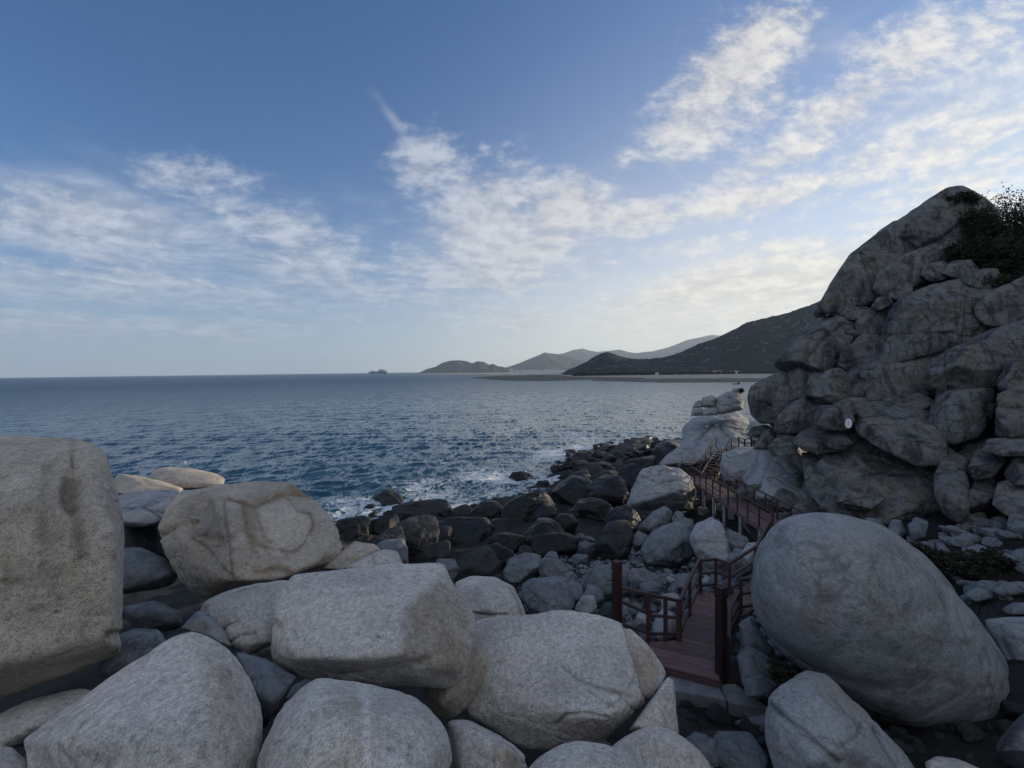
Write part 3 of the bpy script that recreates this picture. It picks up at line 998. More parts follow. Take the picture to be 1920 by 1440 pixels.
rock([(838, 1350), (880, 1350), (920, 1368), (962, 1390), (986, 1415), (992, 1442), (960, 1510), (860, 1510), (845, 1420)], 4.85, .9, 0.5, 'pale', 5, 18, .05, label='small grey boulder with a rounded brown chip, beside the smooth dome', group=G_NEAR,
     cut=[([(928, 1440), (925, 1405), (945, 1388), (968, 1405), (985, 1430)], 4, .05)], paint=[('ochre', [(930, 1400), (955, 1395), (975, 1440), (935, 1440), (930, 1400)], 8, .5)])
rock([(790, 1285), (868, 1214), (908, 1212), (916, 1240), (906, 1282), (876, 1326), (851, 1347), (815, 1345)], 6.15, .8, 0.3, 'beige', 5, 22, .04, front=[(850, 1270, -.3), (880, 1240, -.2), (830, 1320, -.3)], label='brown wedge stone pinched under the boxy boulder', group=G_NEAR, paint=[('ochre', [(870, 1220), (900, 1280)], 30, .4)])
rock([(373, 1152), (380, 1130), (420, 1110), (480, 1095), (540, 1089), (556, 1120), (530, 1170), (520, 1222), (480, 1227), (430, 1202), (390, 1180)], 7.6, 1.3, 0.45, 'pale', 6, 16, .05, label='flat-topped grey boulder tucked behind the boxy one, under the rust-veined boulder', group=G_NEAR,
     cut=[([(385, 1112), (440, 1108), (480, 1098)], 3, .03), ([(420, 1180), (445, 1165)], 5, .06)], paint=[('ochre', [(400, 1115), (470, 1098), (530, 1090), (500, 1110), (400, 1115)], 8, .4)])
rock([(418, 1182), (424, 1168), (445, 1156), (485, 1150), (516, 1160), (512, 1216), (470, 1228), (432, 1208)], 7.1, .7, 0.4, 'pale', 5, 12, .05, label='knob-like grey boulder below the flat-topped one', group=G_NEAR, cut=[([(428, 1205), (455, 1190), (480, 1188)], 3, .04)])
rock([(852, 1092), (880, 1079), (930, 1081), (965, 1100), (986, 1140), (990, 1168), (930, 1174), (860, 1170)], 9.3, 1.3, 0.6, 'pale', 5, 24, .03, label='pale slab with layered broken edge behind the creased boulder', group=G_NEAR, cut=[([(884, 1150), (920, 1155), (950, 1153)], 3, .07), ([(955, 1100), (972, 1130), (985, 1165)], 3, .05), ([(962, 1095), (980, 1125), (992, 1160)], 2.5, .05)])
rock([(598, 1068), (640, 1040), (665, 1014), (702, 1020), (722, 1034), (690, 1052), (640, 1072)], 10.8, 1.2, 0.45, 'beige', 5, 20, .05, label='beige pointed boulder between the rust-veined boulder and the dark shore', group=G_NEAR)
rock([(648, 1064), (680, 1045), (720, 1029), (746, 1034), (758, 1062), (740, 1080), (660, 1080)], 8.9, .9, 0.5, 'pale', 5, 18, .05, label='small pale boulder peeping over the boxy one', group=G_NEAR, cut=[([(697, 1042), (703, 1062)], 2.5, .04)])
rock([(278, 897), (285, 882), (300, 876), (350, 877), (402, 885), (428, 897), (432, 912), (400, 918), (340, 918), (300, 908)], 18, 2.0, 0.5, 'stained', 5, 20, .05, label='flat cream slab at the water edge behind the rust-veined boulder', group=G_NEAR)
rock([(208, 905), (222, 887), (268, 893), (312, 904), (345, 916), (335, 930), (250, 935), (205, 925)], 16.5, 2.2, 0.5, 'stained', 5, 14, .05, label='low rounded boulder cut by a curved joint, below the cream slab', group=G_NEAR, cut=[([(265, 895), (290, 910), (330, 918)], 3, .1)])
rock([(190, 945), (225, 928), (270, 920), (325, 918), (352, 926), (330, 960), (300, 982), (280, 988), (200, 985)], 14.0, 2.2, 0.5, 'headland', 5, 16, .06, label='blue-grey fractured boulder in the gap beside the fluted tall boulder', group=G_NEAR, cut=[([(300, 940), (270, 955), (320, 965)], 3, .1)])
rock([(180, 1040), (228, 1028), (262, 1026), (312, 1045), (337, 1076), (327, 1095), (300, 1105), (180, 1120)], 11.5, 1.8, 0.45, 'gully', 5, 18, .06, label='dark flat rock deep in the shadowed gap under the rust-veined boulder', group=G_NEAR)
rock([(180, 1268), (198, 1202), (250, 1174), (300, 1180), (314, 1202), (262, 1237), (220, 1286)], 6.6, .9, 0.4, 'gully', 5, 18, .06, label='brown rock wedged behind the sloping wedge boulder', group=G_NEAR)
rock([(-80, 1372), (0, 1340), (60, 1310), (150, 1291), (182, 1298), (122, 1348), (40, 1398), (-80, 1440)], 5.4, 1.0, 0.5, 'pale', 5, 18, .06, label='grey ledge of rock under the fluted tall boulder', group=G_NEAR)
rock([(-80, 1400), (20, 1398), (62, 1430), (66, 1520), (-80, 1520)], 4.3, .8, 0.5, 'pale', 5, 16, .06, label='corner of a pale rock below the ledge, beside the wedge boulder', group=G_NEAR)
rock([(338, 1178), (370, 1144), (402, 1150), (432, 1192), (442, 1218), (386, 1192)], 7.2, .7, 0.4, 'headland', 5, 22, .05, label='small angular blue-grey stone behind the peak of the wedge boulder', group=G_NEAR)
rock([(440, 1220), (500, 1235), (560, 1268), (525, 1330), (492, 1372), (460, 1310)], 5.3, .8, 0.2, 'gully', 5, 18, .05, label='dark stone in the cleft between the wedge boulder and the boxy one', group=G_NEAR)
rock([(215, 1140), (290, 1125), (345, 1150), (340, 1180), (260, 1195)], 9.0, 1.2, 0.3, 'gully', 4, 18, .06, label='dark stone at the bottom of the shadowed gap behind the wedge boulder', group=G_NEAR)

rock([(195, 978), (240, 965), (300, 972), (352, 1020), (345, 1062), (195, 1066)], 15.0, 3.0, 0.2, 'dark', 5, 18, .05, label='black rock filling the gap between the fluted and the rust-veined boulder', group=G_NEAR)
# ---- right-hand boulders
rock([(1408, 1085), (1413, 1040), (1434, 1000), (1470, 974), (1520, 965), (1590, 976), (1650, 999), (1700, 1029), (1762, 1085), (1822, 1150), (1872, 1220), (1902, 1285), (1907, 1322), (1892, 1352), (1852, 1388), (1790, 1399), (1700, 1374), (1600, 1312), (1500, 1242), (1440, 1182), (1414, 1125)],
     8.4, 4.4, -0.08, 'oval', 6, 5, .03, chop=4, deep=(.88, .96), grow=1.03, label='huge smooth egg-shaped boulder with lichen blotches', cat='boulder',
     cut=[([(1530, 985), (1548, 1010), (1540, 1035)], 3, .03), ([(1528, 1020), (1560, 1030), (1580, 1060)], 3, .03), ([(1640, 1215), (1700, 1235), (1760, 1245)], 4, .02)],
     paint=[('ochre', [(1505, 1160), (1530, 1090), (1560, 1095), (1570, 1150), (1530, 1190), (1505, 1160)], 14, .5), ('dark', [(1500, 1150), (1510, 1110), (1540, 1090)], 4, .6), ('ochre', [(1500, 1060), (1530, 1020), (1560, 1040)], 18, .35), ('pale', [(1470, 1080), (1520, 1030), (1560, 1060), (1500, 1120), (1470, 1080)], 25, .4)])
rock([(1433, 1352), (1444, 1300), (1475, 1274), (1512, 1256), (1552, 1268), (1592, 1312), (1622, 1346), (1662, 1372), (1702, 1412), (1735, 1470), (1600, 1540), (1480, 1510), (1438, 1405)], 6.2, 1.2, .4, 'oval', 6, 26, .05,
     front=[(1520, 1285, -.25), (1560, 1340, -.4), (1470, 1330, -.3), (1600, 1400, -.45), (1520, 1430, -.45), (1650, 1430, -.3)], label='cracked grey boulder split into plates at the foot of the egg-shaped one', cat='boulder',
     cut=[([(1442, 1325), (1500, 1368), (1572, 1432)], 5, .12), ([(1574, 1405), (1606, 1382), (1618, 1358)], 4, .08), ([(1640, 1365), (1660, 1400), (1690, 1450)], 4, .06)])
rock([(1846, 1162), (1920, 1157), (2010, 1160), (2010, 1290), (1900, 1290), (1880, 1242), (1855, 1192)], 9.3, 1.4, .4, 'oval', 5, 20, .06, label='rough grey block behind the flank of the egg-shaped boulder', cut=[([(1880, 1200), (1900, 1240), (1960, 1250)], 4, .08)])
rock([(1862, 1405), (1890, 1360), (1932, 1320), (2030, 1300), (2030, 1530), (1880, 1510)], 6.6, 1.2, .4, 'gully', 5, 18, .06, label='shadowed block below the tip of the egg-shaped boulder')
rock([(1733, 1428), (1755, 1417), (1800, 1424), (1842, 1442), (1832, 1490), (1740, 1490)], 5.9, .6, .4, 'pale', 5, 20, .06, label='small pale stone beside the cracked plates')
for ol, lb in (([(1806, 1117), (1828, 1100), (1850, 1104), (1864, 1122), (1830, 1132)], 'small cluster-topping stone on the scrub slope beside the egg-shaped boulder'),
               ([(1856, 1108), (1880, 1092), (1920, 1089), (1932, 1112), (1880, 1122)], 'flat grey stone lying on the scrub slope under the cliff foot'),
               ([(1878, 1142), (1900, 1129), (1970, 1129), (1970, 1154), (1890, 1154)], 'pale oblong stone above the rough grey block'),
               ([(1660, 1002), (1672, 972), (1690, 975), (1700, 1000), (1685, 1012)], 'pointed pale stone showing over the egg-shaped boulder'),
               ([(1610, 990), (1625, 968), (1650, 975), (1668, 995), (1640, 1004)], 'rounded pale stone at the cliff foot over the egg-shaped boulder'),
               ([(1700, 985), (1715, 968), (1742, 978), (1735, 1010), (1708, 1012)], 'upright blue-veined stone in the cliff-foot hollow')):
    rock(ol, None, None, .4, 'gully', 4, 18, .07, label=lb, rug=.5)
for ol, d_, lb in (([(1383, 1170), (1404, 1152), (1424, 1182), (1452, 1222), (1430, 1245), (1390, 1215)], 9.3, 'pale rubble stone under the egg-shaped boulder beside the walkway'),
                   ([(1375, 1235), (1400, 1205), (1440, 1232), (1470, 1262), (1430, 1290), (1385, 1285)], 8.6, 'cracked rubble stone between walkway post and plated boulder'),
                   ([(1390, 1275), (1430, 1262), (1460, 1285), (1445, 1310), (1400, 1308)], 8.0, 'small round rubble stone next to the concrete landing'),
                   ([(1345, 1400), (1380, 1375), (1420, 1395), (1440, 1440), (1360, 1450)], 7.0, 'grey stone at the foot of the concrete landing'),
                   ([(1270, 1395), (1300, 1370), (1350, 1385), (1380, 1450), (1290, 1460)], 6.8, 'slab of grey bedrock below the concrete landing')):
    rock(ol, d_, None, .45, 'gully', 5, 20, .06, label=lb, rug=.5)

# ---- dark boulders of the shore and gully
G_SHORE = 'dark boulders heaped along the shore'
SHORE_ROCKS = [
 # outline, material, label, depth (None: where its foot meets the ground)
 ([(698, 939), (722, 920), (731, 918), (746, 928), (764, 936), (764, 944), (720, 946), (700, 946)], 'slate', 'sunlit pyramid rock standing alone in the surf', 42.5),
 ([(680, 952), (690, 944), (702, 948), (705, 958), (684, 960)], 'dark', 'small black rock in foam beside the pyramid rock', 40.5),
 ([(722, 966), (738, 951), (775, 942), (820, 937), (840, 942), (849, 960), (847, 976), (800, 982), (740, 982)], 'slate', 'broad humped boulder with an oval hollow at the surf edge', 37.0),
 ([(630, 985), (645, 974), (680, 969), (696, 976), (697, 1002), (686, 1018), (650, 1022), (634, 1012)], 'dark', 'squarish black boulder touching the rust-veined boulder', 30.0),
 ([(695, 984), (712, 966), (742, 964), (752, 982), (748, 1004), (700, 1004)], 'dark', 'black boulder under the humped one', 31.0),
 ([(750, 986), (768, 976), (800, 970), (816, 975), (819, 992), (818, 1048), (800, 1060), (775, 1060), (760, 1042), (753, 1012)], 'slate', 'square grey block standing upright among the black boulders', 23.0),
 ([(702, 1018), (724, 997), (750, 989), (758, 1015), (762, 1054), (735, 1045), (706, 1034)], 'slate', 'sloping dark rock leaning on the upright grey block', 22.0),
 ([(708, 1024), (722, 1015), (755, 1013), (762, 1030), (762, 1060), (735, 1050)], 'gully', 'layered grey rock before the upright block', 19.5),
 ([(816, 1004), (826, 990), (846, 988), (852, 1002), (846, 1020), (822, 1020)], 'slate', 'round dark stone beside the upright grey block', 25.5),
 ([(816, 986), (850, 974), (906, 975), (922, 990), (921, 1012), (896, 1032), (870, 1048), (848, 1048), (838, 1022)], 'dark', 'long black boulder streaked white, right of the upright block', 26.0),
 ([(814, 1050), (818, 1020), (836, 1014), (850, 1024), (850, 1048), (835, 1056)], 'slate', 'small dark block leaning by the white-streaked boulder', 22.5),
 ([(852, 1052), (880, 1041), (905, 1027), (916, 1031), (939, 1062), (922, 1078), (890, 1084), (856, 1084)], 'slate', 'sharp-ridged grey rock above the pale layered slab', 16.5),
 ([(812, 1064), (822, 1050), (850, 1050), (858, 1066), (848, 1080)], 'gully', 'small squared stone behind the boxy boulder', 15.0),
 ([(850, 966), (862, 950), (885, 944), (898, 956), (892, 978), (856, 980)], 'slate', 'rounded brown boulder at the foam line', 36.0),
 ([(885, 960), (905, 942), (930, 942), (945, 960), (935, 978), (895, 980)], 'dark', 'mossy brown boulder next to the foam', 33.5),
 ([(905, 946), (925, 934), (946, 936), (952, 955), (925, 962)], 'slate', 'grey boulder half hidden beside the big black peak', 37.0),
 ([(943, 958), (960, 935), (988, 915), (1016, 920), (1034, 946), (1028, 968), (992, 980), (950, 980)], 'dark', 'big black peaked boulder in the middle of the shore', 32.0),
 ([(973, 1014), (1000, 985), (1016, 969), (1041, 980), (1060, 1006), (1052, 1025), (1000, 1026)], 'dark', 'angular black boulder below the big black peak', 24.0),
 ([(912, 990), (925, 975), (948, 974), (956, 990), (946, 1006), (918, 1004)], 'dark', 'small black boulder below the mossy one', 29.0),
 ([(1003, 964), (1015, 946), (1036, 944), (1046, 962), (1034, 980), (1010, 980)], 'dark', 'black boulder hugging the flank of the big peak', 30.0),
 ([(1038, 980), (1050, 966), (1072, 964), (1082, 980), (1074, 996), (1046, 996)], 'dark', 'round black stone at the edge of the dark hollow', 26.5),
 ([(1000, 1008), (1050, 1000), (1080, 1010), (1078, 1040), (1030, 1050), (1000, 1040)], 'dark', 'flat black rock in the dark hollow', 21.5),
 ([(944, 1064), (960, 1048), (985, 1039), (1010, 1044), (1013, 1064), (1005, 1080), (965, 1088), (946, 1080)], 'gully', 'rounded blue-grey boulder over the slab of blue stone', 16.8),
 ([(1008, 1062), (1022, 1048), (1050, 1052), (1064, 1068), (1060, 1086), (1020, 1088)], 'gully', 'cracked blue-grey rock beside the rounded blue-grey one', 16.6),
 ([(1058, 1078), (1070, 1070), (1082, 1080), (1078, 1090), (1060, 1090)], 'gully', 'small pale stone perched right of the cracked rock', 15.8),
 ([(972, 1100), (1000, 1088), (1050, 1084), (1064, 1095), (1075, 1120), (1067, 1142), (1030, 1150), (1000, 1138), (982, 1117)], 'gully', 'square-cut slab of blue stone beside the pale layered slab', 13.8),
 ([(1058, 1100), (1075, 1088), (1092, 1098), (1090, 1122), (1070, 1128)], 'gully', 'grey stone against the end of the blue slab', 14.2),
 ([(920, 1010), (950, 1000), (985, 1008), (1000, 1035), (960, 1050), (925, 1040)], 'dark', 'broad dark rock below the angular black boulder', 22.5),
 ([(905, 1030), (930, 1020), (960, 1035), (955, 1060), (920, 1062)], 'dark', 'dark rock above the blue-grey boulders', 20.0),
 ([(1058, 868), (1080, 850), (1106, 846), (1122, 857), (1126, 868), (1100, 874)], 'dark', 'low black wedge rock washed by surf', 60.0),
 ([(1116, 850), (1131, 833), (1148, 848), (1145, 856)], 'slate', 'small triangular rock at the far surf line', 68.0),
 ([(1050, 852), (1062, 842), (1090, 846), (1092, 858), (1060, 860)], 'dark', 'low dark rock in the outer surf', 66.0),
 ([(1040, 842), (1046, 838), (1054, 840), (1052, 846), (1042, 846)], 'dark', 'tiny dark rock farthest out in the surf', 70.0),
 ([(1138, 854), (1160, 836), (1185, 825), (1213, 821), (1230, 840), (1228, 866), (1180, 870), (1148, 868)], 'slate', 'long ragged rock catching sunlight on its crest', 60.0),
 ([(1222, 862), (1230, 838), (1250, 828), (1278, 824), (1302, 842), (1300, 872), (1240, 880)], 'dark', 'black crag under the pale headland dome', 52.0),
 ([(1160, 940), (1168, 868), (1192, 852), (1216, 849), (1233, 866), (1228, 882), (1212, 905), (1200, 945)], 'dark', 'tall black upright boulder behind the white-topped one', 40.0),
 ([(1174, 948), (1192, 902), (1208, 880), (1240, 871), (1275, 879), (1294, 895), (1302, 912), (1300, 950), (1275, 985), (1200, 985)], 'headland', 'large boulder with a bright whitish top beside the footbridge', 31.0),
 ([(954, 896), (960, 886), (980, 884), (998, 890), (996, 900), (960, 900)], 'dark', 'flat black rock awash in foam', 50.5),
 ([(1004, 912), (1010, 902), (1026, 901), (1032, 910), (1026, 918), (1006, 918)], 'dark', 'round black rock at the inner foam edge', 47.0),
 ([(1084, 884), (1100, 870), (1130, 868), (1142, 880), (1130, 892), (1090, 894)], 'slate', 'brown flat rock at the surf edge below the sunlit rock', 50.0),
 ([(1110, 900), (1130, 884), (1165, 880), (1172, 894), (1150, 906), (1115, 908)], 'slate', 'flat grey stone in front of the tall black boulder', 45.0),
 ([(1062, 900), (1075, 882), (1098, 882), (1106, 896), (1090, 908), (1066, 908)], 'slate', 'grey-brown stone at the wet shore', 46.0),
 ([(1140, 880), (1160, 862), (1182, 868), (1180, 886), (1155, 890)], 'slate', 'rounded stone under the sunlit crest', 50.0),
 ([(1030, 934), (1052, 905), (1075, 894), (1100, 899), (1118, 920), (1105, 945), (1060, 952)], 'dark', 'dark rounded boulder with a foam-lit pool beside it', 37.0),
 ([(1100, 935), (1118, 900), (1145, 888), (1170, 894), (1180, 920), (1160, 948), (1115, 950)], 'dark', 'black slanted boulder left of the tall black upright', 36.0),
 ([(1075, 958), (1090, 938), (1120, 935), (1150, 944), (1152, 966), (1100, 972)], 'dark', 'low black ledge above the dark hollow', 32.0),
 ([(1136, 974), (1150, 955), (1175, 949), (1192, 962), (1203, 986), (1194, 1004), (1150, 1002)], 'dark', 'dark domed boulder below the white-topped one', 26.0),
 ([(1118, 1028), (1126, 1010), (1140, 985), (1160, 972), (1179, 979), (1186, 1006), (1172, 1034), (1140, 1046), (1124, 1042)], 'slate', 'tilted egg-shaped boulder with a pale ridge', 20.5),
 ([(1202, 984), (1225, 960), (1245, 951), (1262, 964), (1258, 980), (1225, 992)], 'gully', 'long grey boulder under the white-topped one', 25.0),
 ([(1258, 978), (1268, 960), (1284, 962), (1290, 980), (1275, 990)], 'gully', 'small angular grey rock by the footbridge foot', 26.0),
 ([(1275, 985), (1286, 968), (1298, 972), (1300, 990), (1285, 998)], 'gully', 'small wedge rock beside the footbridge columns', 24.5),
 ([(1208, 1030), (1224, 1000), (1255, 977), (1276, 985), (1299, 1010), (1300, 1034), (1260, 1052), (1218, 1046)], 'gully', 'large tent-shaped boulder above the cobbles', 19.5),
 ([(1184, 1010), (1196, 996), (1212, 1000), (1212, 1018), (1190, 1024)], 'gully', 'round stone left of the tent-shaped boulder', 20.5),
 ([(1298, 1012), (1308, 985), (1334, 974), (1351, 985), (1360, 1012), (1370, 1058), (1340, 1066), (1308, 1050)], 'headland', 'pale tapering boulder below the footbridge columns', 18.0),
 ([(1345, 1010), (1360, 992), (1392, 996), (1402, 1016), (1388, 1036), (1356, 1036)], 'gully', 'grey rock under the footbridge, right of the tapering boulder', 18.5),
 ([(1364, 1050), (1380, 1030), (1402, 1036), (1414, 1062), (1380, 1075)], 'gully', 'rough grey rock between walkway landing and footbridge', 15.5),
 ([(1390, 1040), (1402, 1020), (1430, 1018), (1436, 1050), (1400, 1060)], 'headland', 'pale stone touching the egg-shaped boulder edge', 14.5),
 ([(1090, 1096), (1110, 1070), (1145, 1059), (1170, 1062), (1180, 1080), (1172, 1104), (1130, 1112)], 'gully', 'ridged grey boulder behind the tall gate post', 14.6),
 ([(1176, 1082), (1190, 1064), (1220, 1074), (1240, 1090), (1234, 1104), (1190, 1102)], 'gully', 'flat-sided grey boulder right of the ridged one', 14.4),
 ([(1200, 1096), (1222, 1090), (1240, 1098), (1236, 1112), (1206, 1110)], 'gully', 'grey stone under the flat-sided boulder', 13.8),
 ([(1094, 1120), (1104, 1098), (1126, 1104), (1132, 1122), (1110, 1132)], 'gully', 'oblong grey stone left of the gate post', 13.6),
 ([(1080, 1140), (1092, 1118), (1112, 1118), (1118, 1140), (1100, 1150)], 'headland', 'mottled pale stone above the creased boulder', 13.0),
 ([(1120, 1150), (1140, 1128), (1160, 1140), (1165, 1165), (1130, 1168)], 'slate', 'dark stone at the gate post foot', 11.5),
 ([(1238, 1118), (1256, 1108), (1274, 1118), (1270, 1140), (1244, 1142)], 'headland', 'pale round stone behind the walkway rails', 12.6),
 ([(1225, 1176), (1240, 1140), (1262, 1152), (1272, 1190), (1240, 1200)], 'headland', 'bright angular stone seen through the rails', 11.6),
 ([(1190, 1165), (1200, 1146), (1216, 1150), (1214, 1172)], 'headland', 'small bright stone beside the gate post rails', 11.8),
]
for ol, mt, lb, d_ in SHORE_ROCKS:
    ol_ = np.array(ol, float)
    w_, h_ = np.ptp(ol_[:, 0]), np.ptp(ol_[:, 1])
    if d_ is None:
        d_ = hit(ol_[:, 0].mean(), ol_[:, 1].max())
    big = max(w_, h_)
    T_ = 0.9 * math.sqrt(w_ * h_) / FPX * d_
    if 'whitish top' in lb:
        rock(ol, d_, 3.2, .0, mt, 6, 20, .04, label=lb, group=G_SHORE, rug=.5, grow=1.03, sink=1.2, front=[(1183, 942, -1.3), (1215, 938, -1.7), (1245, 926, -1.9), (1278, 920, -1.6), (1292, 905, -.9), (1215, 905, -.9), (1245, 890, -.6)],
             cut=[([(1205, 895), (1235, 905), (1270, 900)], 3, .1)], paint=[('dark', [(1176, 946), (1245, 930), (1300, 914), (1305, 990), (1190, 990), (1176, 946)], 5, 1.0)])  # lower half painted dark, shade of the undercut put into the colour
        continue
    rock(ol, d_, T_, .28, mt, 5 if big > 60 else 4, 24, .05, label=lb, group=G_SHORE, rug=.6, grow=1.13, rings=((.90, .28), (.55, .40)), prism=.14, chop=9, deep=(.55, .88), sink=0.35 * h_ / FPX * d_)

# ---- the headland of pale rock beyond the footbridge
HEAD = empty('headland_outcrop', tuple(on_plane(1330, 868, 2.6)))
HEAD.location = at(1330, 868, 44)
bpy.context.view_layer.update()
tag(HEAD, 'pale rock outcrop crowned by stacked blocks, standing in the water beyond the footbridge', 'rock outcrop')
for ol, d_, T_, lb, lv_ in (([(1270, 835), (1277, 802), (1300, 783), (1340, 774), (1380, 770), (1402, 785), (1414, 815), (1414, 848), (1380, 860), (1330, 872), (1280, 874)], 45, 6, 'smooth domed base with slanting ribs', 6),
                       ([(1234, 870), (1250, 852), (1280, 832), (1300, 822), (1320, 832), (1328, 860), (1300, 876), (1240, 880)], 42, 3.5, 'low pale lobe at the foot', 5),
                       ([(1338, 768), (1344, 745), (1365, 733), (1386, 729), (1394, 745), (1395, 768), (1370, 775), (1345, 777)], 45.5, 3.0, 'large squared block on top', 5),
                       ([(1313, 764), (1316, 746), (1335, 739), (1344, 746), (1340, 764)], 45.3, 1.8, None, 4),
                       ([(1295, 780), (1298, 765), (1314, 763), (1320, 770), (1318, 780)], 44.6, 1.5, None, 4),
                       ([(1315, 779), (1318, 767), (1336, 763), (1346, 770), (1344, 779)], 44.4, 1.5, None, 4),
                       ([(1297, 765), (1304, 754), (1312, 749), (1318, 756), (1316, 764)], 45.0, 1.2, None, 4),
                       ([(1371, 736), (1374, 727), (1382, 727), (1390, 736), (1384, 740)], 45.5, .9, None, 4),
                       ([(1398, 830), (1405, 790), (1430, 785), (1460, 800), (1470, 835), (1420, 845)], 46, 4, None, 5)):
    rock(ol, d_, T_, .3, 'headland', lv_, 22, .04, rings=((.85, .28), (.5, .42)), chop=4, name='rock_dome' if lb and 'base' in lb else 'rock_block', label=lb, parent=HEAD, rug=.7,
         cut=([([(1352, 775), (1330, 800), (1300, 830)], 4, .25), ([(1340, 790), (1318, 815), (1295, 850)], 4, .2), ([(1350, 785), (1355, 810), (1380, 830)], 4, .2)] if lb and 'base' in lb else ()))

# ---- the cliff: stacked blocks on the rocky hill
CLIFF = empty('cliff', (18, 22, 5))
bpy.context.view_layer.update()
tag(CLIFF, 'dark cliff of stacked, fractured granite blocks under scrub', 'cliff', kind='structure')
CD = np.array([(1420, 760, 30), (1450, 640, 32), (1530, 580, 32), (1620, 500, 32.5), (1700, 430, 33), (1790, 360, 34), (1900, 400, 34), (1900, 560, 26.5), (1900, 700, 22), (1900, 850, 19), (1900, 1000, 17.2), (1600, 980, 19.6), (1600, 800, 23),
               (1600, 650, 27.5), (1480, 880, 25), (1380, 860, 28), (1480, 960, 22), (1750, 600, 27), (1750, 750, 22.8), (1750, 900, 19.8), (1650, 560, 30), (1720, 500, 31)], float)


def cliff_depth(x, y):
    w = 1 / (((CD[:, 0] - x) ** 2 + (CD[:, 1] - y) ** 2) + 900) ** 1.5
    return float((w * CD[:, 2]).sum() / w.sum())


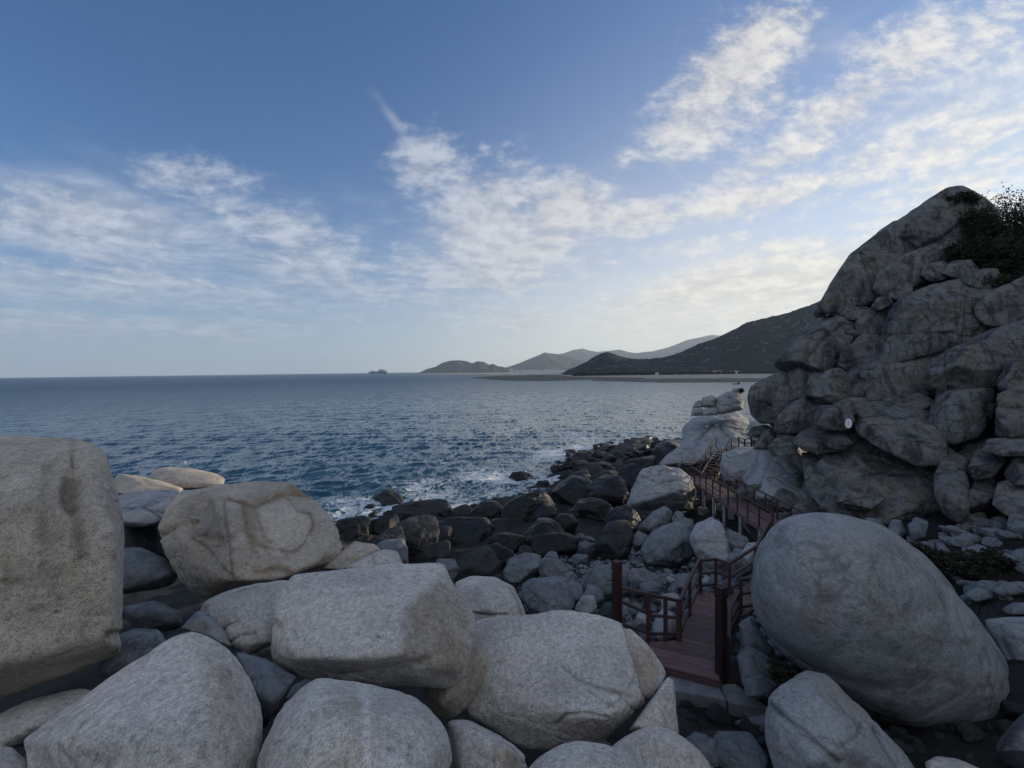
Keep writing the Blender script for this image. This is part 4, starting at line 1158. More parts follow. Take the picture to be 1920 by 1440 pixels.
CL = [
 ([(1545, 565), (1560, 535), (1600, 475), (1645, 440), (1690, 411), (1740, 384), (1774, 358), (1797, 354), (1832, 369), (1858, 394), (1870, 425), (1830, 470), (1760, 490), (1700, 520), (1650, 560), (1600, 580), (1555, 582)], 0, 5.5, 'great sloping slab capping the cliff', 6,
  [([(1690, 450), (1720, 470), (1790, 440)], 6, .5), ([(1800, 420), (1780, 440), (1770, 455)], 4, .3)]),
 ([(1524, 588), (1534, 570), (1547, 560), (1554, 580), (1546, 594), (1530, 596)], -.3, 1.2, None, 4, ()),
 ([(1453, 682), (1475, 655), (1510, 620), (1540, 595), (1570, 575), (1607, 570), (1603, 610), (1592, 642), (1577, 672), (1556, 698), (1515, 714), (1480, 707), (1456, 697)], -.6, 4.2, 'rough pitted block jutting from the cliff corner', 6, [([(1590, 600), (1540, 640), (1500, 690)], 4, .12)]),
 ([(1604, 607), (1620, 584), (1650, 569), (1672, 575), (1662, 612), (1642, 638), (1612, 633)], -.3, 2, None, 5, ()),
 ([(1652, 602), (1665, 580), (1720, 549), (1760, 529), (1820, 521), (1872, 524), (1856, 580), (1844, 622), (1822, 644), (1760, 660), (1690, 671), (1638, 686), (1648, 640)], -.8, 3.6, 'massive square-faced block with an ochre lower edge', 6,
  [([(1640, 628), (1720, 626), (1790, 625)], 3, .12), ([(1815, 545), (1812, 600), (1808, 645)], 4, .25), ([(1750, 575), (1760, 600), (1735, 625)], 3, .12)]),
 ([(1571, 682), (1580, 655), (1610, 639), (1648, 637), (1638, 667), (1617, 704), (1590, 706), (1573, 694)], -.5, 1.9, None, 5, [([(1575, 683), (1610, 675), (1640, 660)], 3, .12)]),
 ([(1602, 742), (1612, 700), (1650, 680), (1700, 668), (1760, 655), (1762, 700), (1760, 758), (1700, 758), (1603, 758)], .5, 2.6, None, 5, ()),
 ([(1830, 577), (1850, 545), (1880, 519), (1922, 502), (2000, 495), (2000, 606), (1890, 612), (1850, 609), (1833, 592)], -.8, 2.6, 'rounded shoulder block under the scrub', 5, ()),
 ([(1748, 702), (1750, 670), (1765, 659), (1800, 649), (1860, 620), (1922, 603), (2010, 596), (2010, 692), (1880, 718), (1820, 732), (1770, 732), (1750, 722)], -.9, 2.8, 'broad rounded block weathered ochre', 6, [([(1768, 665), (1770, 700), (1776, 728)], 3, .15)]),
 ([(1870, 718), (1880, 690), (1902, 674), (2000, 664), (2000, 740), (1880, 736)], -1.2, 1.8, None, 5, ()),
 ([(1745, 772), (1755, 745), (1775, 734), (1862, 730), (1873, 745), (1854, 792), (1832, 819), (1790, 832), (1758, 829), (1744, 802)], -.8, 2.4, None, 6, ()),
 ([(1842, 792), (1864, 745), (1890, 734), (2010, 731), (2010, 816), (1900, 820), (1853, 820)], -1.0, 2.4, None, 5, [([(1860, 760), (1900, 765), (1930, 762)], 3, .1)]),
 ([(1588, 792), (1593, 765), (1610, 756), (1700, 751), (1756, 753), (1755, 800), (1775, 852), (1764, 870), (1700, 873), (1640, 850), (1598, 824)], -.9, 3.0, 'overhanging block with a pale bald top', 6, [([(1600, 785), (1660, 775), (1680, 785), (1750, 775)], 3, .12)]),
 ([(1533, 797), (1545, 770), (1570, 756), (1597, 751), (1600, 792), (1582, 807), (1545, 804)], -.5, 1.7, None, 5, ()),
 ([(1511, 742), (1525, 715), (1555, 694), (1596, 690), (1608, 715), (1605, 748), (1580, 759), (1545, 764), (1514, 756)], -.5, 2.4, None, 5, ()),
 ([(1404, 747), (1412, 718), (1432, 699), (1460, 696), (1496, 711), (1510, 732), (1494, 757), (1474, 780), (1458, 804), (1448, 812), (1430, 797), (1410, 777)], -.8, 3.2, 'pitted round boulder at the cliff corner', 6, ()),
 ([(1452, 803), (1460, 780), (1480, 760), (1510, 744), (1544, 765), (1544, 792), (1532, 804), (1490, 812), (1457, 812)], -.5, 2.2, None, 5, ()),
 ([(1486, 828), (1500, 812), (1530, 799), (1552, 820), (1575, 850), (1540, 855), (1508, 845)], -.5, 1.8, None, 5, ()),
 ([(1534, 812), (1550, 800), (1590, 800), (1606, 825), (1580, 846), (1550, 838)], -.2, 1.8, None, 5, ()),
 ([(1440, 840), (1455, 822), (1490, 812), (1500, 830), (1490, 850), (1450, 855)], -.3, 1.6, None, 4, ()),
 ([(1350, 885), (1357, 852), (1385, 839), (1420, 840), (1430, 870), (1418, 900), (1390, 905), (1360, 900)], 1.6, 2.6, 'smooth grey knob beside the stairs', 5, ()),
 ([(1392, 900), (1410, 850), (1440, 836), (1485, 832), (1510, 850), (1530, 900), (1570, 930), (1596, 950), (1590, 990), (1530, 990), (1470, 975), (1425, 940)], 2.2, 3.4, 'wide smooth blue-grey rock face beside the footbridge', 6, [([(1488, 845), (1484, 865), (1512, 890)], 3, .12), ([(1485, 905), (1520, 915), (1560, 935)], 3, .12), ([(1420, 850), (1410, 880), (1395, 900)], 5, .12), ([(1450, 850), (1430, 890), (1420, 920)], 5, .12)]),
 ([(1484, 872), (1500, 850), (1550, 852), (1592, 875), (1600, 905), (1560, 920), (1510, 905)], -.5, 2.0, None, 5, ()),
 ([(1482, 962), (1500, 938), (1545, 930), (1582, 955), (1580, 985), (1510, 990)], .6, 1.8, None, 5, [([(1490, 965), (1540, 945), (1560, 970)], 3, .08)]),
 ([(1586, 855), (1608, 842), (1650, 855), (1702, 880), (1708, 893), (1660, 906), (1620, 890)], -.3, 1.6, None, 5, ()),
 ([(1560, 925), (1600, 905), (1700, 905), (1770, 915), (1780, 960), (1700, 985), (1600, 975)], .4, 2.2, None, 5, ()),
 ([(1565, 940), (1580, 915), (1640, 912), (1660, 935), (1630, 955), (1580, 955)], -.1, 1.4, None, 5, ()),
 ([(1752, 892), (1764, 865), (1785, 849), (1810, 844), (1817, 900), (1816, 964), (1802, 980), (1770, 963), (1755, 932)], -.9, 1.6, 'upright pillar of grey rock', 5, ()),
 ([(1815, 880), (1830, 845), (1875, 838), (1885, 865), (1860, 895), (1825, 900)], -.4, 1.4, None, 5, ()), ([(1880, 895), (1895, 860), (1940, 850), (1990, 855), (1990, 905), (1900, 910)], -.8, 1.6, None, 5, ()),
 ([(1814, 930), (1830, 895), (1862, 890), (1870, 930), (1850, 962), (1820, 962)], -.6, 1.4, None, 5, ()), ([(1862, 945), (1872, 905), (1915, 898), (1990, 905), (1990, 970), (1890, 968)], -1.0, 1.6, None, 5, ()),
 ([(1798, 1000), (1810, 965), (1845, 960), (1858, 990), (1845, 1020), (1810, 1024)], -.6, 1.2, None, 5, ()), ([(1845, 1015), (1858, 972), (1885, 965), (1900, 1000), (1880, 1028), (1855, 1030)], -.7, 1.2, None, 5, ()), ([(1885, 1010), (1895, 965), (1990, 960), (1990, 1030), (1900, 1030)], -1.0, 1.4, None, 5, ()),
 ([(1845, 845), (1855, 824), (1900, 818), (1990, 822), (1990, 850), (1880, 856)], -.2, 1.4, None, 4, ()),
 ([(1720, 965), (1760, 955), (1800, 970), (1810, 1000), (1760, 1010), (1725, 990)], -.3, 1.4, None, 5, ()),
 ([(1636, 540), (1650, 510), (1690, 480), (1735, 465), (1765, 480), (1750, 520), (1700, 545), (1660, 560)], -.6, 2.2, 'shadowed block under the capping slab', 5, ()),
 ([(1664, 562), (1672, 535), (1695, 525), (1712, 535), (1705, 560), (1680, 570)], -1.3, 1.2, None, 4, ()), ([(1634, 575), (1645, 558), (1668, 553), (1675, 570), (1650, 582)], -1.2, 1.0, None, 4, ()),
 ([(1725, 520), (1732, 498), (1770, 490), (1790, 505), (1770, 525), (1740, 530)], -1.3, 1.2, None, 4, ()), ([(1762, 512), (1785, 490), (1820, 488), (1840, 510), (1810, 525)], -1.2, 1.2, None, 4, ()), ([(1800, 525), (1840, 500), (1870, 505), (1880, 530), (1840, 545)], -1.0, 1.4, None, 4, ()),
 ([(1548, 585), (1570, 570), (1610, 572), (1640, 580), (1640, 600), (1580, 600)], 0, 1.6, None, 4, ()), ([(1600, 640), (1620, 625), (1650, 630), (1650, 650), (1610, 655)], .2, 1.2, None, 4, ()),
 ([(1505, 720), (1520, 700), (1545, 705), (1540, 735), (1515, 740)], .3, 1.2, None, 4, ()),
]
CL += [([(1466, 760), (1478, 700), (1520, 680), (1556, 715), (1530, 775)], .5, 2.0, None, 5, ()), ([(1490, 745), (1520, 690), (1585, 685), (1600, 740), (1540, 770)], .9, 2.2, None, 5, ()), ([(1836, 640), (1850, 590), (1885, 560), (1960, 545), (2020, 540), (2020, 650), (1900, 665)], -.7, 2.2, None, 5, ()), ([(1860, 560), (1880, 525), (1940, 505), (2020, 500), (2020, 580), (1900, 600)], -.5, 2.4, None, 5, ()),
       ([(1570, 600), (1620, 540), (1720, 470), (1830, 440), (1900, 460), (1900, 640), (1700, 680), (1590, 660)], 2.4, 4.0, None, 6, ()), ([(1500, 790), (1530, 710), (1620, 650), (1760, 640), (1990, 600), (1990, 760), (1600, 800)], 2.0, 3.4, None, 6, ()),
       ([(1470, 860), (1520, 780), (1620, 740), (1800, 720), (2000, 720), (2000, 860), (1700, 900)], 1.8, 3.0, None, 6, ()), ([(1500, 930), (1560, 850), (1700, 830), (1850, 820), (2000, 820), (2000, 1000), (1600, 1000)], 1.5, 2.6, None, 6, ())]
for ol, dd, T_, lb, lv_, cuts in CL:
    a_ = np.array(ol, float)
    d_ = cliff_depth(a_[:, 0].mean(), a_[:, 1].mean()) + dd
    rock(ol, d_ + T_ * 0.12, T_, .35, 'headland' if lb and ('blue-grey' in lb or 'knob' in lb) else 'cliff', max(lv_, 5), 40, .03, name='rock_block', label=lb, parent=CLIFF, rug=.35, cut=cuts, grow=1.05, rings=((.96, .31), (.72, .35)), prism=.27, chop=0 if lb and 'capping' in lb else 9, deep=(.55, .88))
# filler blocks so that the hillside between the traced ones is rock, too
frng = np.random.default_rng(3)
VAR = []
for k in range(10):
    pts = frng.normal(size=(13, 3))
    pts /= np.linalg.norm(pts, axis=1)[:, None]
    pts *= np.array([1.0, frng.uniform(.7, 1.0), frng.uniform(.5, .8)])
    cc, V, Fc, _, _ = shape(pts, 4 if k < 5 else 3, 30, k * 3.7 + 1, .05, rugged=.8)
    VAR.append((V, Fc))


def var_mesh(k, mat):
    key = (k, mat)
    if key not in VARM:
        VARM[key] = mesh_np('stone', VAR[k][0], VAR[k][1], M[mat], link=False)
    return VARM[key]


VARM = {}


def scatter(name, k, mat, loc, size, parent=None, rot=None):
    ob = bpy.data.objects.new(name, var_mesh(k, mat))
    COL.objects.link(ob)
    if parent:
        ob.parent = parent
        loc = np.array(loc) - np.array(parent.location)
    ob.location = loc
    ob.rotation_euler = rot or (frng.uniform(-.4, .4), frng.uniform(-.4, .4), frng.uniform(0, 6.28))
    ob.scale = (size * frng.uniform(.8, 1.25), size * frng.uniform(.8, 1.2), size * frng.uniform(.75, 1.05))
    return ob


for k in range(150):
    px_, py_ = frng.uniform(1420, 1990), frng.uniform(600, 1010)
    if py_ < np.interp(px_, [1420, 1500, 1560, 1700, 1800, 1990], [800, 700, 640, 560, 540, 520]):
        continue
    d_ = cliff_depth(px_, py_) + frng.uniform(1.0, 2.2)
    scatter('rock_block', int(frng.integers(0, 5)), 'cliff', at(px_, py_, d_), frng.uniform(.8, 1.7), CLIFF)

# ------------------------------------------------------------------ wooden walkway
def wood(name, col, var=0.35):
    m, t, b = new_mat(name)
    c = t.nodes.new('ShaderNodeTexCoord')
    oi = t.nodes.new('ShaderNodeObjectInfo')
    r = E(t, oi.outputs['Random'])
    mp = t.nodes.new('ShaderNodeMapping')
    t.links.new(c.outputs['Object'], mp.inputs[0])
    t.links.new(vec(t, r * 20.0, r * 30.0, 0.0), mp.inputs['Location'])
    mp.inputs['Scale'].default_value = (1.5, 14, 14)
    n = noise(t, mp.outputs[0], 2.0, 5, 0.6, 0.5)
    w = noise(t, c.outputs['Object'], 3.0, 4, 0.6)
    k = n * 0.7 + w * 0.3 + (r - 0.5) * 0.35
    t.links.new(mixc(t, k.ramp(0.25, 0.75), tuple(x * (1 - var) for x in col), tuple(x * (1 + var) for x in col)), b.inputs['Base Color'])
    b.inputs['Roughness'].default_value = 0.7
    t.links.new(bump(t, b, n, 0.4, 0.006), b.inputs['Normal'])
    return m


M['deck'] = wood('deck_wood', (0.135, 0.078, 0.078))
M['rail'] = wood('rail_wood', (0.058, 0.031, 0.029))
M['redpost'] = wood('red_post_wood', (0.034, 0.013, 0.012))
M['concrete'] = plain('concrete', (0.21, 0.22, 0.23), 0.9, 0.25, 3.0, 0.4, 0.01)
M['pale_column'] = plain('grey_column', (0.22, 0.24, 0.26), 0.8, 0.3, 4.0, 0.4, 0.01)

CUBE_V = np.array([(x, y, z) for x in (-.5, .5) for y in (-.5, .5) for z in (-.5, .5)])
CUBE_F = np.array([(0, 1, 3, 2), (4, 6, 7, 5), (0, 4, 5, 1), (2, 3, 7, 6), (0, 2, 6, 4), (1, 5, 7, 3)])
BOXM = {}


def bevel_box_mesh(mat):
    if mat not in BOXM:
        bm = bmesh.new()
        bmesh.ops.create_cube(bm, size=1.0)
        me = bpy.data.meshes.new('timber')
        bm.to_mesh(me)
        bm.free()
        me.materials.append(M[mat])
        BOXM[mat] = me
    return BOXM[mat]


def beam(name, p0, p1, w, h, mat, parent, upv=(0, 0, 1)):
    """straight timber from p0 to p1, w wide and h deep"""
    p0, p1 = Vector(p0), Vector(p1)
    d = p1 - p0
    L = d.length
    x = d / L
    u_ = Vector(upv)
    if abs(x.dot(u_)) > 0.95:
        u_ = Vector((0.35, 1, 0)).normalized()
    y = u_.cross(x).normalized()
    z = x.cross(y)
    mat4 = Matrix(((x.x * L, y.x * w, z.x * h, 0), (x.y * L, y.y * w, z.y * h, 0), (x.z * L, y.z * w, z.z * h, 0), (0, 0, 0, 1)))
    mid = (p0 + p1) / 2 - parent.location
    mat4.translation = mid
    ob = bpy.data.objects.new(name, bevel_box_mesh(mat))
    COL.objects.link(ob)
    ob.parent = parent
    ob.matrix_local = mat4
    return ob


def ring_solid(name, sections, mat, parent, loc, sides=4, rot=0.0, smooth=False):
    """upright solid from (z, half width) sections"""
    V, Fq = [], []
    for z, r in sections:
        for k in range(sides):
            a = 2 * math.pi * (k + .5) / sides
            rr_ = r / math.cos(math.pi / sides) if sides == 4 else r
            V.append((rr_ * math.cos(a + rot), rr_ * math.sin(a + rot), z))
    n = len(sections)
    for i in range(n - 1):
        for k in range(sides):
            j = (k + 1) % sides
            Fq.append((i * sides + k, i * sides + j, (i + 1) * sides + j, (i + 1) * sides + k))
    me = bpy.data.meshes.new(name)
    me.from_pydata(V, [], Fq + [tuple(range(sides))[::-1], tuple(range((n - 1) * sides, n * sides))])
    for p_ in me.polygons:
        p_.use_smooth = smooth and len(p_.vertices) == 4
    me.materials.append(M[mat])
    ob = bpy.data.objects.new(name, me)
    COL.objects.link(ob)
    ob.parent = parent
    ob.location = Vector(loc) - parent.location
    return ob


def clip_poly(poly, n, d, keep_less=True):
    res = []
    for i in range(len(poly)):
        a, b_ = poly[i], poly[(i + 1) % len(poly)]
        fa_, fb = a[0] * n[0] + a[1] * n[1] - d, b_[0] * n[0] + b_[1] * n[1] - d
        if not keep_less:
            fa_, fb = -fa_, -fb
        if fa_ <= 0:
            res.append(a)
        if (fa_ < 0) != (fb < 0) and fa_ != fb:
            k = fa_ / (fa_ - fb)
            res.append((a[0] + (b_[0] - a[0]) * k, a[1] + (b_[1] - a[1]) * k))
    return res


def deck_poly(poly, z, along, parent, w=0.145, gap=0.010, th=0.04):
    """boards laid side by side over a deck outline; `along` is the length direction of the boards"""
    ax = Vector(along).normalized()
    n = (-ax.y, ax.x)
    ds = [p_[0] * n[0] + p_[1] * n[1] for p_ in poly]
    d = min(ds)
    while d < max(ds):
        q = clip_poly(clip_poly(poly, n, d + w - gap), n, d, False)
        d += w
        if len(q) < 3:
            continue
        c = np.mean(q, 0)
        dz = random.uniform(-.003, .003)
        V = [(x - c[0], y - c[1], dz) for x, y in q] + [(x - c[0], y - c[1], dz - th) for x, y in q]
        m_ = len(q)
        Fq = [tuple(range(m_)), tuple(range(2 * m_ - 1, m_ - 1, -1))] + [(i, i + m_, (i + 1) % m_ + m_, (i + 1) % m_) for i in range(m_)]
        me = bpy.data.meshes.new('plank')
        me.from_pydata(V, [], Fq)
        bm = bmesh.new()
        bm.from_mesh(me)
        bmesh.ops.recalc_face_normals(bm, faces=bm.faces)
        bm.to_mesh(me)
        bm.free()
        me.materials.append(M['deck'])
        ob = bpy.data.objects.new('plank', me)
        COL.objects.link(ob)
        ob.parent = parent
        ob.location = Vector((c[0], c[1], z)) - parent.location


def railing(parent, posts, h, rails=(1.0, 0.56, 0.16), pw=0.075, rw=0.05, top=0.06, h_list=None, ends=True):
    """posts at 3-D feet joined by rails at fractions of the height"""
    hs = h_list or [h] * len(posts)
    for p_, hh in zip(posts, hs):
        beam('post', Vector(p_) - Vector((0, 0, .12)), Vector(p_) + Vector((0, 0, hh)), pw, pw, 'rail', parent)
    for (a, ha), (b_, hb) in zip(list(zip(posts, hs))[:-1], list(zip(posts, hs))[1:]):
        for k, f in enumerate(rails):
            beam('rail', Vector(a) + Vector((0, 0, ha * f)), Vector(b_) + Vector((0, 0, hb * f)), (top if k == 0 else rw) + .004, top if k == 0 else rw, 'rail', parent)


ZD = 6.15
A1, A2, A3, A4, A5 = (on_plane(x, y, ZD) for x, y in ((1195, 1205), (1277, 1200), (1343, 1216), (1349, 1275), (1215, 1242)))
B3, B4 = on_plane(1384, 1158, ZD), on_plane(1312, 1106, ZD)
C2, C3, C4 = on_plane(1369, 1115, ZD), on_plane(1415, 1084, ZD), on_plane(1428, 1130, ZD)
WALK = empty('walkway', (3.6, 9.4, ZD))
bpy.context.view_layer.update()
tag(WALK, 'dark red wooden walkway landing with tall gate posts beside the creased pale boulder', 'walkway')
t2 = lambda *ps: [(float(p_[0]), float(p_[1])) for p_ in ps]
front_dir = (A4 - A5)
deck_poly(t2(A5, A4, A3, A2, A1), ZD, (front_dir[0], front_dir[1], 0), WALK)
bd = (A3 - A2)
deck_poly(t2(A2, A3, B3, B4), ZD - 0.012, (bd[0], bd[1], 0), WALK)
cd_ = (C2 - B3)
deck_poly(t2(B4, B3, C4, C3, C2), ZD - 0.024, (cd_[0], cd_[1], 0), WALK)
for a, b_ in ((A5, A4), (A4, A3), (A2, A1), (B4, A2)):
    beam('edge_beam', (a[0], a[1], ZD - .13), (b_[0], b_[1], ZD - .13), .08, .14, 'deck', WALK)
PL = at(1157, 1150, 9.9)
for (x, y) in ((PL[0], PL[1]), (on_plane(1352, 1262, ZD)[0], on_plane(1352, 1262, ZD)[1])):
    ring_solid('gate_post', [(-.35, .078), (1.42, .078), (1.425, .066), (1.46, .066), (1.465, .083), (1.60, .083), (1.68, .076)], 'redpost', WALK, (x, y, ZD), 4, .5)
RA = [(PL[0] + .08, PL[1] - .02, ZD), tuple(on_plane(1216, 1202, ZD)), tuple(on_plane(1248, 1201, ZD)), tuple(on_plane(1272, 1200, ZD))]
railing(WALK, RA[1:], 1, h_list=[1.02, .93, .86], pw=.09)
for f, g in ((1.10, 1.02), (.80, .60), (.30, .18)):
    beam('rail', (RA[0][0], RA[0][1], ZD + f), (RA[1][0], RA[1][1], ZD + g), .055, .06, 'rail', WALK)
RB = [tuple(on_plane(1275, 1200, ZD)), tuple(on_plane(1293, 1152, ZD)), tuple(on_plane(1312, 1109, ZD))]
railing(WALK, RB, .86)
RC = [tuple(on_plane(1313, 1107, ZD)), tuple(on_plane(1342, 1104, ZD)), tuple(on_plane(1368, 1114, ZD))]
railing(WALK, RC, .80)
# right-hand rails by the tall post and by the egg-shaped boulder
PR = on_plane(1358, 1262, ZD)
railing(WALK, [(PR[0] + .12, PR[1] + .1, ZD), tuple(on_plane(1368, 1195, ZD)), tuple(on_plane(1384, 1160, ZD))], .62, rails=(1.0, .62, .3, .1), rw=.09)
railing(WALK, [tuple(on_plane(1389, 1148, ZD)), tuple(on_plane(1425, 1142, ZD))], .80)
for px_, py_ in ((1240, 1212), (1330, 1255), (1300, 1120), (1370, 1150), (1395, 1115)):
    q = on_plane(px_, py_, ZD)
    gz = float(terrain(np.array([q[0]]), np.array([q[1]]))[0])
    ring_solid('support_column', [(min(gz, ZD - .5) - ZD - .3, .09), (-.2, .09)], 'pale_column', WALK, (q[0], q[1], ZD), 10, 0, True)

# footbridge
def L3(px, py, D):
    return Vector(at(px, py, D))


BN, BF = L3(1447, 1004, 19.8), L3(1292, 898, 34.0)
BR = empty('footbridge', tuple((BN + BF) / 2))
bpy.context.view_layer.update()
tag(BR, 'long red-brown wooden footbridge with railings on grey columns under the cliff', 'footbridge')
bdir = (BF - BN)
BL = bdir.length
bdir.normalize()
bside = bdir.cross(Vector((0, 0, 1))).normalized()      # to the right
BW = 1.45
nplk = int(BL / .15)
for k in range(nplk):
    c0 = BN + bdir * (BL * (k + .5) / nplk)
    beam('plank', c0, c0 + bside * BW, BL / nplk - .01, .04, 'deck', BR)
for s in (.06, BW - .06):
    beam('edge_beam', BN + bside * s - Vector((0, 0, .11)), BF + bside * s - Vector((0, 0, .11)), .10, .18, 'deck', BR)
npost = 11
LP = [BN + bdir * (BL * k / (npost - 1)) + bside * .03 for k in range(npost)]
RP = [BN + bdir * (BL * k / (npost - 1)) + bside * (BW - .03) for k in range(npost)]
railing(BR, LP, .98, rails=(1.0, .5), pw=.08, rw=.04)
railing(BR, RP, .98, rails=(1.0, .62, .3), pw=.08, rw=.04)
for k, s in ((.10, .1), (.10, 1.3), (.28, .1), (.28, 1.3), (.46, .1), (.46, 1.3), (.60, .1), (.60, 1.3), (.76, .1), (.76, 1.3), (.92, .1), (.92, 1.3)):
    q = BN + bdir * (BL * k) + bside * s
    gz = float(terrain(np.array([q.x]), np.array([q.y]))[0])
    low = min(gz - .3, q.z - 1.0)
    ring_solid('support_column', [(low - q.z, .10), (-.19, .10)], 'pale_column', BR, q, 12, 0, True)
    if k > .2:
        ring_solid('footing', [(gz - q.z - .3, .26), (gz - q.z + .34, .26), (gz - q.z + .36, .25)], 'concrete', BR, q, 4, .3)

# link walk from the landing to the footbridge, behind the egg-shaped boulder
LN = empty('link_walkway', tuple(C3))
bpy.context.view_layer.update()
tag(LN, 'short run of railed boardwalk climbing behind the egg-shaped boulder', 'walkway')
c3 = Vector(C3) + Vector((.06, .08, -.02))
sl = [c3, BN + Vector((-.05, -.12, 0))]
c4 = Vector(C4) + Vector((.06, .08, -.02))
sr = [c4, BN + bside * BW + Vector((0, -.12, 0))]
nn = int((sl[1] - sl[0]).length / .15)
for k in range(nn):
    f = (k + .5) / nn
    beam('plank', sl[0].lerp(sl[1], f), sr[0].lerp(sr[1], f), (sl[1] - sl[0]).length / nn - .012, .04, 'deck', LN)
railing(LN, [sl[0].lerp(sl[1], f) for f in (0, .14, .3, .46, .62, .8, .97)], .86)
railing(LN, [sr[0].lerp(sr[1], f) for f in (.02, .2, .4, .6, .8, .97)], .86)
beam('rail', Vector(RC[-1]) + Vector((0, 0, .80)), sl[0] + Vector((0, 0, .86)), .06, .06, 'rail', LN)
beam('rail', Vector(RC[-1]) + Vector((0, 0, .45)), sl[0] + Vector((0, 0, .48)), .05, .05, 'rail', LN)
beam('rail', Vector(RC[-1]) + Vector((0, 0, .13)), sl[0] + Vector((0, 0, .14)), .05, .05, 'rail', LN)
for f in (.12, .35, .6, .85):
    for a, b_ in ((sl, .1), (sr, -.1)):
        q = a[0].lerp(a[1], f)
        gz = float(terrain(np.array([q.x]), np.array([q.y]))[0])
        ring_solid('support_column', [(min(gz, q.z - .5) - q.z - .3, .09), (-.05, .09)], 'pale_column', LN, q, 10, 0, True)

# stairs up to the upper platform round the cliff corner
ST = empty('cliff_stairs', tuple(L3(1330, 890, 35)))
bpy.context.view_layer.update()
tag(ST, 'wooden stairs and railed platform climbing round the cliff corner', 'stairs')
s0 = BF + bdir * .1
land = [s0 - bside * .6, s0 + bside * (BW + .4)]
for k in range(9):
    q = bdir * (.075 + .15 * k)
    beam('plank', land[0] + q, land[1] + q, .14, .04, 'deck', ST)
railing(ST, [land[0] + bdir * .05, land[0] + bdir * 1.4, land[0].lerp(land[1], .5) + bdir * 1.4, land[1] + bdir * 1.4], .95, rails=(1, .55, .15))
u0 = land[1] + Vector((.05, .1, 0))
u1 = L3(1371, 842, 38.4)
wv_ = Vector((-(u1 - u0).y, (u1 - u0).x, 0)).normalized() * 1.2
nst = 11
for k in range(nst):
    q = u0.lerp(u1, (k + .5) / nst)
    q2 = u0.lerp(u1, (k + 1.1) / nst)
    d_ = Vector((u1.x - u0.x, u1.y - u0.y, 0)).normalized() * .16
    beam('tread', q, q + wv_, .30, .045, 'deck', ST)
railing(ST, [u0.lerp(u1, f) for f in (0.05, .37, .68, 1)], .95, rails=(1, .55))
railing(ST, [u0.lerp(u1, f) + wv_ for f in (0.05, .37, .68, 1)], .95, rails=(1, .55))
beam('stringer', u0 - Vector((0, 0, .15)), u1 - Vector((0, 0, .15)), .06, .22, 'deck', ST)
beam('stringer', u0 + wv_ - Vector((0, 0, .15)), u1 + wv_ - Vector((0, 0, .15)), .06, .22, 'deck', ST)
p0, p1 = L3(1385, 842, 38.2), L3(1445, 841, 37.4)
for k in range(21):
    a = p0.lerp(p1, (k + .5) / 21)
    beam('plank', a, a + Vector((.1, 1.3, 0)), .14, .04, 'deck', ST)
railing(ST, [p0, p0.lerp(p1, .19), p0.lerp(p1, .40), p0.lerp(p1, .71), p1], 1.0, rails=(.9, .5, .15), pw=.10, h_list=[1.05, .85, 1.05, .85, 1.05])
for q in (u0.lerp(u1, .5), u1, p0.lerp(p1, .3), p1, land[0] + bdir, land[1] + bdir):
    gz = float(terrain(np.array([q.x]), np.array([q.y]))[0])
    ring_solid('support_column', [(min(gz, q.z - .6) - q.z - .5, .09), (-.2, .09)], 'pale_column', ST, q, 10, 0, True)
lp = L3(1272, 876, 35.0)
beam('leaning_post', lp, L3(1279, 863, 35.2), .10, .10, 'concrete', ST)

# concrete landing at the foot of the walkway
def prism(name, poly, z0, z1, mat, parent=None, chamfer=.02, loc=None):
    n = len(poly)
    c = np.mean(poly, 0)
    V = [(x, y, z0) for x, y in poly] + [(x, y, z1 - chamfer) for x, y in poly] + [tuple(c + (np.array(p_) - c) * (1 - chamfer / max(.2, np.linalg.norm(np.array(p_) - c)))) + (z1,) for p_ in poly]
    Fq = [tuple(range(n))[::-1], tuple(range(2 * n, 3 * n))]
    for r in (0, 1):
        Fq += [(r * n + i, r * n + (i + 1) % n, (r + 1) * n + (i + 1) % n, (r + 1) * n + i) for i in range(n)]
    o3 = np.array([c[0], c[1], z0])
    me = bpy.data.meshes.new(name)
    me.from_pydata([tuple(np.array(v_) - o3) for v_ in V], [], Fq)
    bm = bmesh.new()
    bm.from_mesh(me)
    bmesh.ops.recalc_face_normals(bm, faces=bm.faces)
    bm.to_mesh(me)
    bm.free()
    me.materials.append(M[mat])
    ob = bpy.data.objects.new(name, me)
    COL.objects.link(ob)
    if parent:
        ob.parent = parent
        o3 = o3 - np.array(parent.location)
    ob.location = o3
    return ob


LC = empty('concrete_landing', tuple(on_plane(1300, 1290, ZD - .3)))
bpy.context.view_layer.update()
tag(LC, 'grey concrete landing slab with a dark joint at the walkway foot', 'concrete slab')
zc = ZD - .14
pa = [tuple(on_plane(x, y, zc)[:2]) for x, y in ((1250, 1252), (1343, 1277), (1362, 1312), (1262, 1294))]
pb = [tuple(on_plane(x, y, zc)[:2]) for x, y in ((1347, 1279), (1378, 1278), (1446, 1326), (1366, 1313))]
prism('slab', pa, ZD - 1.5, zc, 'concrete', LC)
prism('slab', pb, ZD - 1.5, zc - .03, 'concrete', LC)

